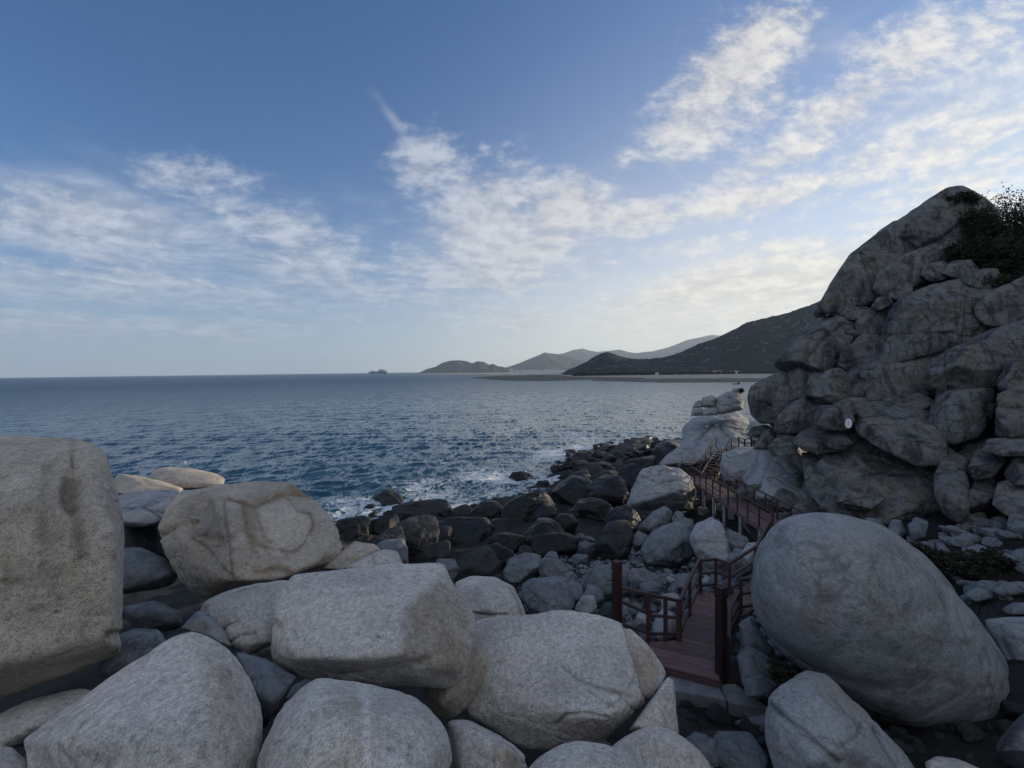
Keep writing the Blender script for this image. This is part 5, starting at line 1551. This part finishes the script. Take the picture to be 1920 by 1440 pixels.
# ------------------------------------------------------------------ oval notice on the cliff
SG = empty('oval_sign', tuple(at(1591, 794, 21.6)))
bpy.context.view_layer.update()
tag(SG, 'small white oval notice hanging on the cliff face', 'sign')
M['sign_white'] = plain('sign_enamel', (0.80, 0.82, 0.84), 0.4, 0.05, 3.0, 0.05, 0.002)
M['sign_ink'] = plain('sign_ink', (0.35, 0.38, 0.42), 0.6, 0.1, 3.0, 0.05, 0.002)
sgd = 21.6
sg_n = Vector(-np.array(ray(1591, 794))).normalized()
sx_ = Vector((0, 0, 1)).cross(sg_n).normalized()
sy_ = sg_n.cross(sx_)


def plate(name, rx, ry, z0, z1, mat, cx=0, cy=0, sides=28):
    V, Fq = [], []
    for z, s in ((z0, 1), (z1 - .006, 1), (z1, .96)):
        for k in range(sides):
            a = 2 * math.pi * k / sides
            V.append(tuple(sx_ * (cx + rx * s * math.cos(a)) + sy_ * (cy + ry * s * math.sin(a)) + sg_n * z))
    Fq = [tuple(range(sides))[::-1], tuple(range(2 * sides, 3 * sides))]
    for r in (0, 1):
        Fq += [(r * sides + i, r * sides + (i + 1) % sides, (r + 1) * sides + (i + 1) % sides, (r + 1) * sides + i) for i in range(sides)]
    me = bpy.data.meshes.new(name)
    me.from_pydata(V, [], Fq)
    me.materials.append(M[mat])
    ob = bpy.data.objects.new(name, me)
    COL.objects.link(ob)
    ob.parent = SG
    return ob


plate('plate', .135, .235, 0, .03, 'sign_white')
for cy_, w_ in ((.10, .05), (.03, .075), (-.04, .07), (-.11, .05)):
    plate('print_line', w_, .013, .0305, .034, 'sign_ink', 0, cy_, 12)
beam('strap', Vector(SG.location) + sy_ * .22, Vector(SG.location) + sy_ * .42 - sg_n * .1, .03, .02, 'rail', SG)

# ------------------------------------------------------------------ boat, float, islet, houses
M['boat'] = plain('boat_paint', (0.03, 0.035, 0.045), 0.6, 0.3, 1.0, 0.2, 0.01)
bw = on_plane(1381, 720.5, 0.0)
BT = empty('boat', tuple(bw))
bpy.context.view_layer.update()
tag(BT, 'small dark fishing boat afloat before the far beach', 'boat')
Ls, ns = 5.6, 15
V, Fq = [], []
for i in range(ns):
    s = -1 + 2 * i / (ns - 1)
    half = .95 * (1 - max(0, s) ** 2.4) * (1 - .35 * max(0, -s) ** 3) + .03
    sheer = .62 + .55 * max(0, s) ** 2 + .2 * s * s
    for (wf, zf) in ((1.0, 1.0), (.92, .5), (.5, 0.02), (0, -.08), (-.5, .02), (-.92, .5), (-1, 1.0), (-.86, 1.0), (-.7, .45), (0, .3), (.7, .45), (.86, 1.0)):
        V.append((s * Ls / 2, half * wf, sheer * zf - .1))
nk = 12
for i in range(ns - 1):
    for k in range(nk):
        Fq.append((i * nk + k, i * nk + (k + 1) % nk, (i + 1) * nk + (k + 1) % nk, (i + 1) * nk + k))
Fq += [tuple(range(nk))[::-1], tuple(range((ns - 1) * nk, ns * nk))]
me = bpy.data.meshes.new('hull')
me.from_pydata(V, [], Fq)
me.materials.append(M['boat'])
hull = bpy.data.objects.new('hull', me)
COL.objects.link(hull)
hull.parent = BT
hull.rotation_euler = (0, 0, math.radians(8))
ring_solid('cabin', [(.3, .42), (1.25, .40), (1.27, .52), (1.36, .50)], 'boat', BT, (bw[0] + 1.3, bw[1] + .2, 0), 4, .78)
for xx in (-1.2, -.1):
    beam('thwart', (bw[0] + xx, bw[1] - .75, .5), (bw[0] + xx, bw[1] + .75, .5), .25, .06, 'rail', BT)

M['float'] = plain('float_plastic', (0.78, 0.79, 0.80), 0.5, 0.05, 3.0, 0.1, 0.003)
fl = on_plane(347, 868, 0.0)
FO = empty('float', tuple(fl))
bpy.context.view_layer.update()
tag(FO, 'tiny white float bobbing on the open sea', 'float')
ring_solid('float_body', [(-.15, .03), (-.10, .12), (0, .16), (.08, .13), (.15, .06), (.18, .03), (.25, .027)], 'float', FO, tuple(fl), 16, 0, True)

ISL = empty('islet', tuple(on_plane(710, 700, 0)))
ISL.location = (at(709, 699, 1800)[0], at(709, 699, 1800)[1], 0)
bpy.context.view_layer.update()
tag(ISL, 'low rocky islet alone on the horizon', 'islet')
for ol in ([(705, 700), (708, 694.5), (714, 692), (722, 693), (728, 698), (727, 701)], [(689, 700), (692, 697), (698, 695), (704, 696), (707, 701)], [(697, 701), (700, 697), (706, 696), (710, 701)]):
    rock(ol, 1800, 18, .2, 'headland', 4, 20, .08, name='rock_block', parent=ISL, rug=1.0)

M['house_white'] = plain('house_wall', (0.70, 0.69, 0.66), 0.9, 0.12, 0.3, 0.1, 0.02)
M['house_roof'] = plain('house_roof', (0.28, 0.20, 0.17), 0.9, 0.2, 0.4, 0.2, 0.02)
M['pane'] = plain('window_pane', (0.05, 0.06, 0.07), 0.2, 0.2, 1.0, 0.0, 0.001)


def house(px, py, D, w, d, h, label, group, flat=False):
    b0 = at(px, py, D)
    z0 = max(0.2, min(b0[2], 25))
    H_ = empty('house', (b0[0], b0[1], z0))
    bpy.context.view_layer.update()
    tag(H_, label, 'house', group)
    sq = [(b0[0] - w / 2, b0[1] - d / 2), (b0[0] + w / 2, b0[1] - d / 2), (b0[0] + w / 2, b0[1] + d / 2), (b0[0] - w / 2, b0[1] + d / 2)]
    prism('wall', sq, z0 - 3, z0 + h, 'house_white', H_, .05)
    if flat:
        big = [(b0[0] + (x - b0[0]) * 1.04, b0[1] + (y - b0[1]) * 1.04) for x, y in sq]
        prism('roof', big, z0 + h + .02, z0 + h + .5, 'house_white', H_, .05)
    else:
        me_ = bpy.data.meshes.new('roof')
        e = .5
        X0, X1, Y0, Y1 = -w / 2 - e, w / 2 + e, -d / 2 - e, d / 2 + e
        me_.from_pydata([(X0, Y0, h + .02), (X1, Y0, h + .02), (X1, Y1, h + .02), (X0, Y1, h + .02), (X0, 0, h + d * .3), (X1, 0, h + d * .3)], [], [(0, 1, 5, 4), (2, 3, 4, 5), (0, 4, 3), (1, 2, 5), (0, 3, 2, 1)])
        me_.materials.append(M['house_roof'])
        rf = bpy.data.objects.new('roof', me_)
        COL.objects.link(rf)
        rf.parent = H_
    nw = max(2, int(w / 5))
    for k in range(nw):
        for fl_ in range(max(1, int(h / 3.6))):
            xw = b0[0] - w / 2 + w * (k + .5) / nw
            prism('window', [(xw - .8, b0[1] - d / 2 - .06), (xw + .8, b0[1] - d / 2 - .06), (xw + .8, b0[1] - d / 2 + .05), (xw - .8, b0[1] - d / 2 + .05)], z0 + 1 + fl_ * 3.4, z0 + 2.5 + fl_ * 3.4, 'pane', H_, .01)


G_T = 'white houses of the far town'
hr = np.random.default_rng(8)
house(959, 697, 3000, 26, 16, 17, 'tall white block at the near end of the far town', G_T, True)
house(1344, 703.5, 835, 15, 9, 5, 'white cottage under the near hill by the beach', None)
house(1374, 700, 850, 20, 8, 4, 'long low pale building on the slope beside the white cottage', None, True)
house(1232, 703.2, 810, 5, 4, 4, 'tiny pale hut at the beach under the headland hill', None)
for k in range(26):
    px_ = 968 + k * 3.7 + hr.uniform(-1, 1)
    house(px_, 697 - .2 + hr.uniform(-1.2, .8), 3000 + hr.uniform(-150, 250), hr.uniform(12, 24), 11, hr.uniform(6, 12), 'small white house in the row of the far town', G_T, bool(hr.random() < .6))

# ------------------------------------------------------------------ plants
def leaf_mat(name, col, var=.5):
    m, t, b = new_mat(name)
    g = t.nodes.new('ShaderNodeNewGeometry')
    n = noise(t, g.outputs['Position'], 2.2, 3, .6)
    oi = E(t, g.outputs['Random Per Island'])
    k = n * .5 + oi * .5
    t.links.new(mixc(t, k.ramp(.2, .8), tuple(x * (1 - var) for x in col), tuple(x * (1 + var) for x in col)), b.inputs['Base Color'])
    b.inputs['Roughness'].default_value = .7
    b.inputs['Specular IOR Level'].default_value = .2
    return m


M['leaf'] = leaf_mat('shrub_leaf', (0.024, 0.033, 0.016))
M['grass'] = leaf_mat('dry_grass', (0.028, 0.032, 0.02))
M['bark'] = plain('bark', (0.07, 0.055, 0.04), .9, .3, 8, .4, .01)
prng = np.random.default_rng(21)


def leaves(n, ctr, rad, size):
    """small leaf faces gathered in clumps through an uneven crown"""
    ncl = max(6, n // 45)
    u_ = prng.normal(size=(ncl, 3))
    u_ /= np.linalg.norm(u_, axis=1)[:, None]
    cl = u_ * (prng.uniform(.35, 1.08, ncl)[:, None]) * rad
    cl[:, 2] = np.where(cl[:, 2] < -.5 * rad[2], cl[:, 2] * .5, cl[:, 2])
    idx = prng.integers(0, ncl, n)
    P = ctr + cl[idx] + prng.normal(size=(n, 3)) * rad * .14
    a = prng.normal(size=(n, 3))
    a /= np.linalg.norm(a, axis=1)[:, None]
    b_ = np.cross(a, prng.normal(size=(n, 3)))
    b_ /= np.linalg.norm(b_, axis=1)[:, None]
    s = size * prng.uniform(.6, 1.4, n)[:, None]
    V = np.stack([P - a * s, P + b_ * s * .45, P + a * s, P - b_ * s * .45], 1).reshape(-1, 3)
    Fq = np.arange(4 * n).reshape(-1, 4)
    return V, Fq


def shrub(px, py, D, rx, rz, n, label, size=.085, group='dark shrubs on the cliff top', leaf='leaf'):
    n = int(n * 1.6)
    c = at(px, py, D)
    S = empty('shrub', (c[0], c[1], c[2] - rz))
    bpy.context.view_layer.update()
    tag(S, label, 'shrub', group)
    V, Fq = leaves(n, np.zeros(3) + np.array([0, 0, rz]), np.array([rx, rx * .8, rz]), size)
    fo = mesh_np('foliage', V, Fq, M['leaf' if group == 'dark shrubs on the cliff top' else 'grass'], False, S)
    V, Fq = [], []
    for k in range(7):
        a = 2 * math.pi * k / 7 + .3
        tip = np.array([math.cos(a) * rx * .7, math.sin(a) * rx * .55, rz * (1.1 + .5 * math.sin(k * 2.1))])
        prev = None
        for j in range(5):
            f = j / 4
            q = np.array([0, 0, -.3]) * (1 - f) + tip * f + np.array([0, 0, .25 * math.sin(f * 3.1)])
            r_ = .06 * rx * (1 - .8 * f) + .008
            base_i = len(V)
            for e in range(5):
                th = 2 * math.pi * e / 5
                V.append(tuple(q + np.array([math.cos(th), math.sin(th), .3 * math.cos(th)]) * r_))
            if prev is not None:
                for e in range(5):
                    Fq.append((prev + e, prev + (e + 1) % 5, base_i + (e + 1) % 5, base_i + e))
            prev = base_i
    mesh_np('stem', np.array(V), np.array(Fq), M['bark'], True, S)
    return S


shrub(1910, 428, 33.0, 2.8, 2.4, 6000, 'tall dark bush topping the cliff at the skyline')
shrub(1800, 376, 31.6, 1.0, .55, 1800, 'small dark bush on the tip of the capping slab')
shrub(1842, 425, 30.6, 1.5, 1.3, 3200, 'dark bush hanging over the crest of the capping slab')
shrub(1872, 490, 29.2, 1.9, 1.6, 3600, 'dense dark bush filling the notch below the skyline bush')
shrub(1935, 490, 29.0, 2.2, 1.8, 3600, 'dark bush below the skyline bush over the shoulder block')
shrub(1815, 478, 29.8, 1.3, 1.1, 2600, 'dark bush under the crest beside the shadowed block')
shrub(1845, 535, 27.4, 1.3, .8, 2400, 'low dark bush above the square-faced block')
shrub(1905, 545, 26.6, 1.5, .9, 2400, 'low scrub resting on the shoulder block')
shrub(1985, 430, 32.0, 2.6, 2.4, 2600, 'dark bush crowning the slope past the skyline bush')
shrub(1387, 733, 45.2, .42, .32, 500, 'tiny plant sprouting on the headland block', .07, None)
shrub(1735, 1045, 13.5, .8, .30, 1500, 'low scrub in the hollow behind the egg-shaped boulder', .06, 'scrub under the cliff foot')
shrub(1800, 1060, 13.2, .7, .26, 1300, 'scrub patch at the cliff foot beside the pale stones', .06, 'scrub under the cliff foot')
shrub(1860, 1050, 13.4, .6, .24, 1000, 'scrub patch under the right part of the cliff foot', .06, 'scrub under the cliff foot')
shrub(1470, 1262, 7.6, .25, .18, 700, 'tuft of weeds under the egg-shaped boulder', .04, None)

# grass on the slope at the cliff foot
n = 9000
gx_, gy_ = prng.uniform(8, 20, n), prng.uniform(10, 17.5, n)
ok = (seg_signed(np.stack([gx_, gy_], 1), BASE) > -1.5)
gx_, gy_ = gx_[ok], gy_[ok]
gz_ = terrain(gx_, gy_)
n = len(gx_)
B0 = np.stack([gx_, gy_, gz_ - .03], 1)
tip = B0 + np.stack([prng.normal(size=n) * .10, prng.normal(size=n) * .10, prng.uniform(.10, .32, n)], 1)
sd_ = np.stack([prng.normal(size=n), prng.normal(size=n), np.zeros(n)], 1)
sd_ /= np.linalg.norm(sd_, axis=1)[:, None]
V = np.stack([B0 - sd_ * .012, B0 + sd_ * .012, tip], 1).reshape(-1, 3)
tag(mesh_np('grass', V, np.arange(3 * n).reshape(-1, 3), M['grass'], False), 'short dark grass on the slope under the cliff foot', 'grass', kind='stuff')

# far trees along the hill foot read as one wood
n = 420
V, Fq = [], []
UV, UF = ico(2)
off_ = 0
for k in range(n):
    px_ = prng.uniform(1075, 1470)
    D_ = prng.uniform(800, 870)
    q = at(px_, 700, D_)
    r_ = prng.uniform(2.0, 4.6)
    vv_ = UV * np.array([r_, r_, r_ * .8]) * (1 + .35 * pn(UV * 1.7 + k))[:, None] + np.array([q[0], q[1], 1.5 + r_ * .5])
    V.append(vv_)
    Fq.append(UF + off_)
    off_ += len(UV)
M['farleaf'] = hillside_mat('far_tree_leaf', (0.04, 0.055, 0.025), (0.06, 0.07, 0.04), .2, .3)
tag(mesh_np('woodland', np.concatenate(V), np.concatenate(Fq), M['farleaf']), 'belt of dark trees along the far beach under the hill', 'woodland', kind='stuff')

# ------------------------------------------------------------------ loose cobbles of the gully
G_C = 'loose cobbles between the gully boulders'
LBL = 'one of many loose grey cobbles littering the gully below the walkway'
crng = np.random.default_rng(17)
cnt = 0
while cnt < 290:
    px_, py_ = crng.uniform(1075, 1400), crng.uniform(1025, 1200)
    if px_ < 1180 and py_ < 1090:
        continue
    d_ = hit(px_, py_, 8, 40)
    q = at(px_, py_, d_)
    if d_ < 10.6 and px_ > 1270:
        continue
    s_ = crng.uniform(.11, .30) * (1.25 if crng.random() < .12 else 1)
    ob = scatter('cobble', int(5 + crng.integers(0, 5)), ['gully', 'gully', 'slate', 'headland'][int(crng.integers(0, 4))], (q[0], q[1], q[2] + s_ * .25), s_)
    tag(ob, LBL, 'cobble', G_C)
    cnt += 1
# smaller gravel underneath
V, Fq, off_ = [], [], 0
for k in range(2600):
    px_, py_ = crng.uniform(1060, 1420), crng.uniform(1020, 1210)
    d_ = None
    x_, y_ = crng.uniform(0, 8.5), crng.uniform(10, 24)
    s_ = crng.uniform(.04, .11)
    vv_, ff_ = VAR[5 + k % 5]
    if k < 5:
        pass
    z_ = None
    V.append((x_, y_, s_, k % 5))
arr = np.array(V)
gz_ = terrain(arr[:, 0], arr[:, 1])
PV_, PF_, off_ = [], [], 0
U1, F1 = ico(1)
for (x_, y_, s_, kk), z_ in zip(arr, gz_):
    a = crng.uniform(0, 6.28)
    w_ = U1 * np.array([s_ * crng.uniform(.8, 1.4), s_, s_ * .65]) * (1 + .25 * crng.normal(size=len(U1)).clip(-1, 1))[:, None]
    w_ = np.stack([w_[:, 0] * math.cos(a) - w_[:, 1] * math.sin(a), w_[:, 0] * math.sin(a) + w_[:, 1] * math.cos(a), w_[:, 2]], 1)
    PV_.append(w_ + np.array([x_, y_, z_ + s_ * .2]))
    PF_.append(F1 + off_)
    off_ += len(U1)
tag(mesh_np('gravel', np.concatenate(PV_), np.concatenate(PF_), M['gully'], True), 'small grey gravel filling the gully floor', 'gravel', kind='stuff')
# mid-sized stones of the gully
for k in range(90):
    px_, py_ = crng.uniform(930, 1400), crng.uniform(1000, 1175)
    if 1195 < px_ and py_ > 1105:
        continue
    d_ = hit(px_, py_, 9, 40)
    q = at(px_, py_, d_)
    if 2 < q[0] and q[1] < 12.6:
        continue
    s_ = crng.uniform(.26, .52)
    ob = scatter('gully_stone', int(crng.integers(0, 5)), 'gully' if px_ > 1020 else 'slate', (q[0], q[1], q[2] + s_ * .15), s_)
    tag(ob, 'head-sized grey stone among the cobbles of the gully', 'stone', 'head-sized stones of the gully')
# rubble on the slope at the cliff foot
for k in range(170):
    x_, y_ = crng.uniform(8.5, 20), crng.uniform(10.5, 18)
    if float(seg_signed(np.array([[x_, y_]]), BASE)[0]) < -1.5:
        continue
    z_ = float(terrain(np.array([x_]), np.array([y_]))[0])
    s_ = crng.uniform(.12, .5)
    ob = scatter('rubble_stone', int(crng.integers(0, 10)), 'gully', (x_, y_, z_ + s_ * .2), s_)
    tag(ob, 'grey rubble stone on the scrub slope under the cliff foot', 'stone', 'rubble under the cliff foot')
# dark stones in the hollow under the egg-shaped boulder
for k in range(60):
    px_, py_ = crng.uniform(1270, 1920), crng.uniform(1330, 1440)
    d_ = hit(px_, py_, 4.5, 12)
    q = at(px_, py_, d_)
    s_ = crng.uniform(.1, .32)
    ob = scatter('hollow_stone', int(crng.integers(0, 10)), 'slate', (q[0], q[1], q[2] + s_ * .15), s_)
    tag(ob, 'dark loose stone in the hollow under the egg-shaped boulder', 'stone', 'loose stones in the dark hollow')
# stones in the dark gaps under the near boulders
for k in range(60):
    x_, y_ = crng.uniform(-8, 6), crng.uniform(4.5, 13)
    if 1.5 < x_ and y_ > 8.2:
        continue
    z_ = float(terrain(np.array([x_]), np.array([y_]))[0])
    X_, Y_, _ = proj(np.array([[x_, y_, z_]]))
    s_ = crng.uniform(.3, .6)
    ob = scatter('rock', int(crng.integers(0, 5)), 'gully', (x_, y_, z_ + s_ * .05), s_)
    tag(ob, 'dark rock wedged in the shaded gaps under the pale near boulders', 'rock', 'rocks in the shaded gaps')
# unseen feet of the shore heap: rocks wedged between the traced boulders
LB2 = 'smaller dark rock wedged between the big shore boulders'
cnt = 0
while cnt < 120:
    x_, y_ = crng.uniform(-15, 14), crng.uniform(15, 62)
    dd_ = float(seg_signed(np.array([[x_, y_]]), SHORE)[0])
    if dd_ < -.8:
        continue
    z_ = float(terrain(np.array([x_]), np.array([y_]))[0])
    X_, Y_, _ = proj(np.array([[x_, y_, z_]]))
    if X_[0] < 620 or X_[0] > 1300 or Y_[0] > 1085 or (X_[0] > 1170 and Y_[0] > 985):
        continue
    s_ = crng.uniform(.3, .95)
    ob = scatter('rock', int(crng.integers(0, 5)), 'dark' if dd_ < 16 else 'slate', (x_, y_, z_ + s_ * .1), s_)
    tag(ob, LB2, 'rock', 'small rocks wedged in the shore heap')
    cnt += 1

cnt = 0
while cnt < 70:
    x_, y_ = crng.uniform(4, 24), crng.uniform(48, 76)
    dd_ = float(seg_signed(np.array([[x_, y_]]), SHORE)[0])
    z_ = float(terrain(np.array([x_]), np.array([y_]))[0])
    X_, Y_, _ = proj(np.array([[x_, y_, z_]]))
    if dd_ < -1.0 or dd_ > 14 or X_[0] > 1290:
        continue
    s_ = crng.uniform(.5, 1.5)
    ob = scatter('rock', int(crng.integers(0, 5)), 'dark' if crng.random() < .7 else 'slate', (x_, y_, z_ + s_ * .15), s_)
    tag(ob, 'black rock on the far wet ledge before the pale outcrop', 'rock', 'black rocks of the far wet ledge')
    cnt += 1

# ------------------------------------------------------------------ haze
bm = bmesh.new()
bmesh.ops.create_cube(bm, size=1.0)
me = bpy.data.meshes.new('haze')
bm.to_mesh(me)
bm.free()
hz_o = bpy.data.objects.new('haze', me)
COL.objects.link(hz_o)
hz_o.scale = (30000, 30000, 800)
hz_o.location = (0, 0, 393)
tag(hz_o, 'pale sea haze', 'haze', kind='stuff')
hm = bpy.data.materials.new('haze_air')
hm.use_nodes = True
hm.node_tree.nodes.clear()
ho = hm.node_tree.nodes.new('ShaderNodeOutputMaterial')
hv = hm.node_tree.nodes.new('ShaderNodeVolumePrincipled')
hv.inputs['Color'].default_value = (0.74, 0.87, 1.0, 1)
hv.inputs['Density'].default_value = 0.000078
hv.inputs['Anisotropy'].default_value = 0.3
hm.node_tree.links.new(hv.outputs[0], ho.inputs['Volume'])
me.materials.append(hm)
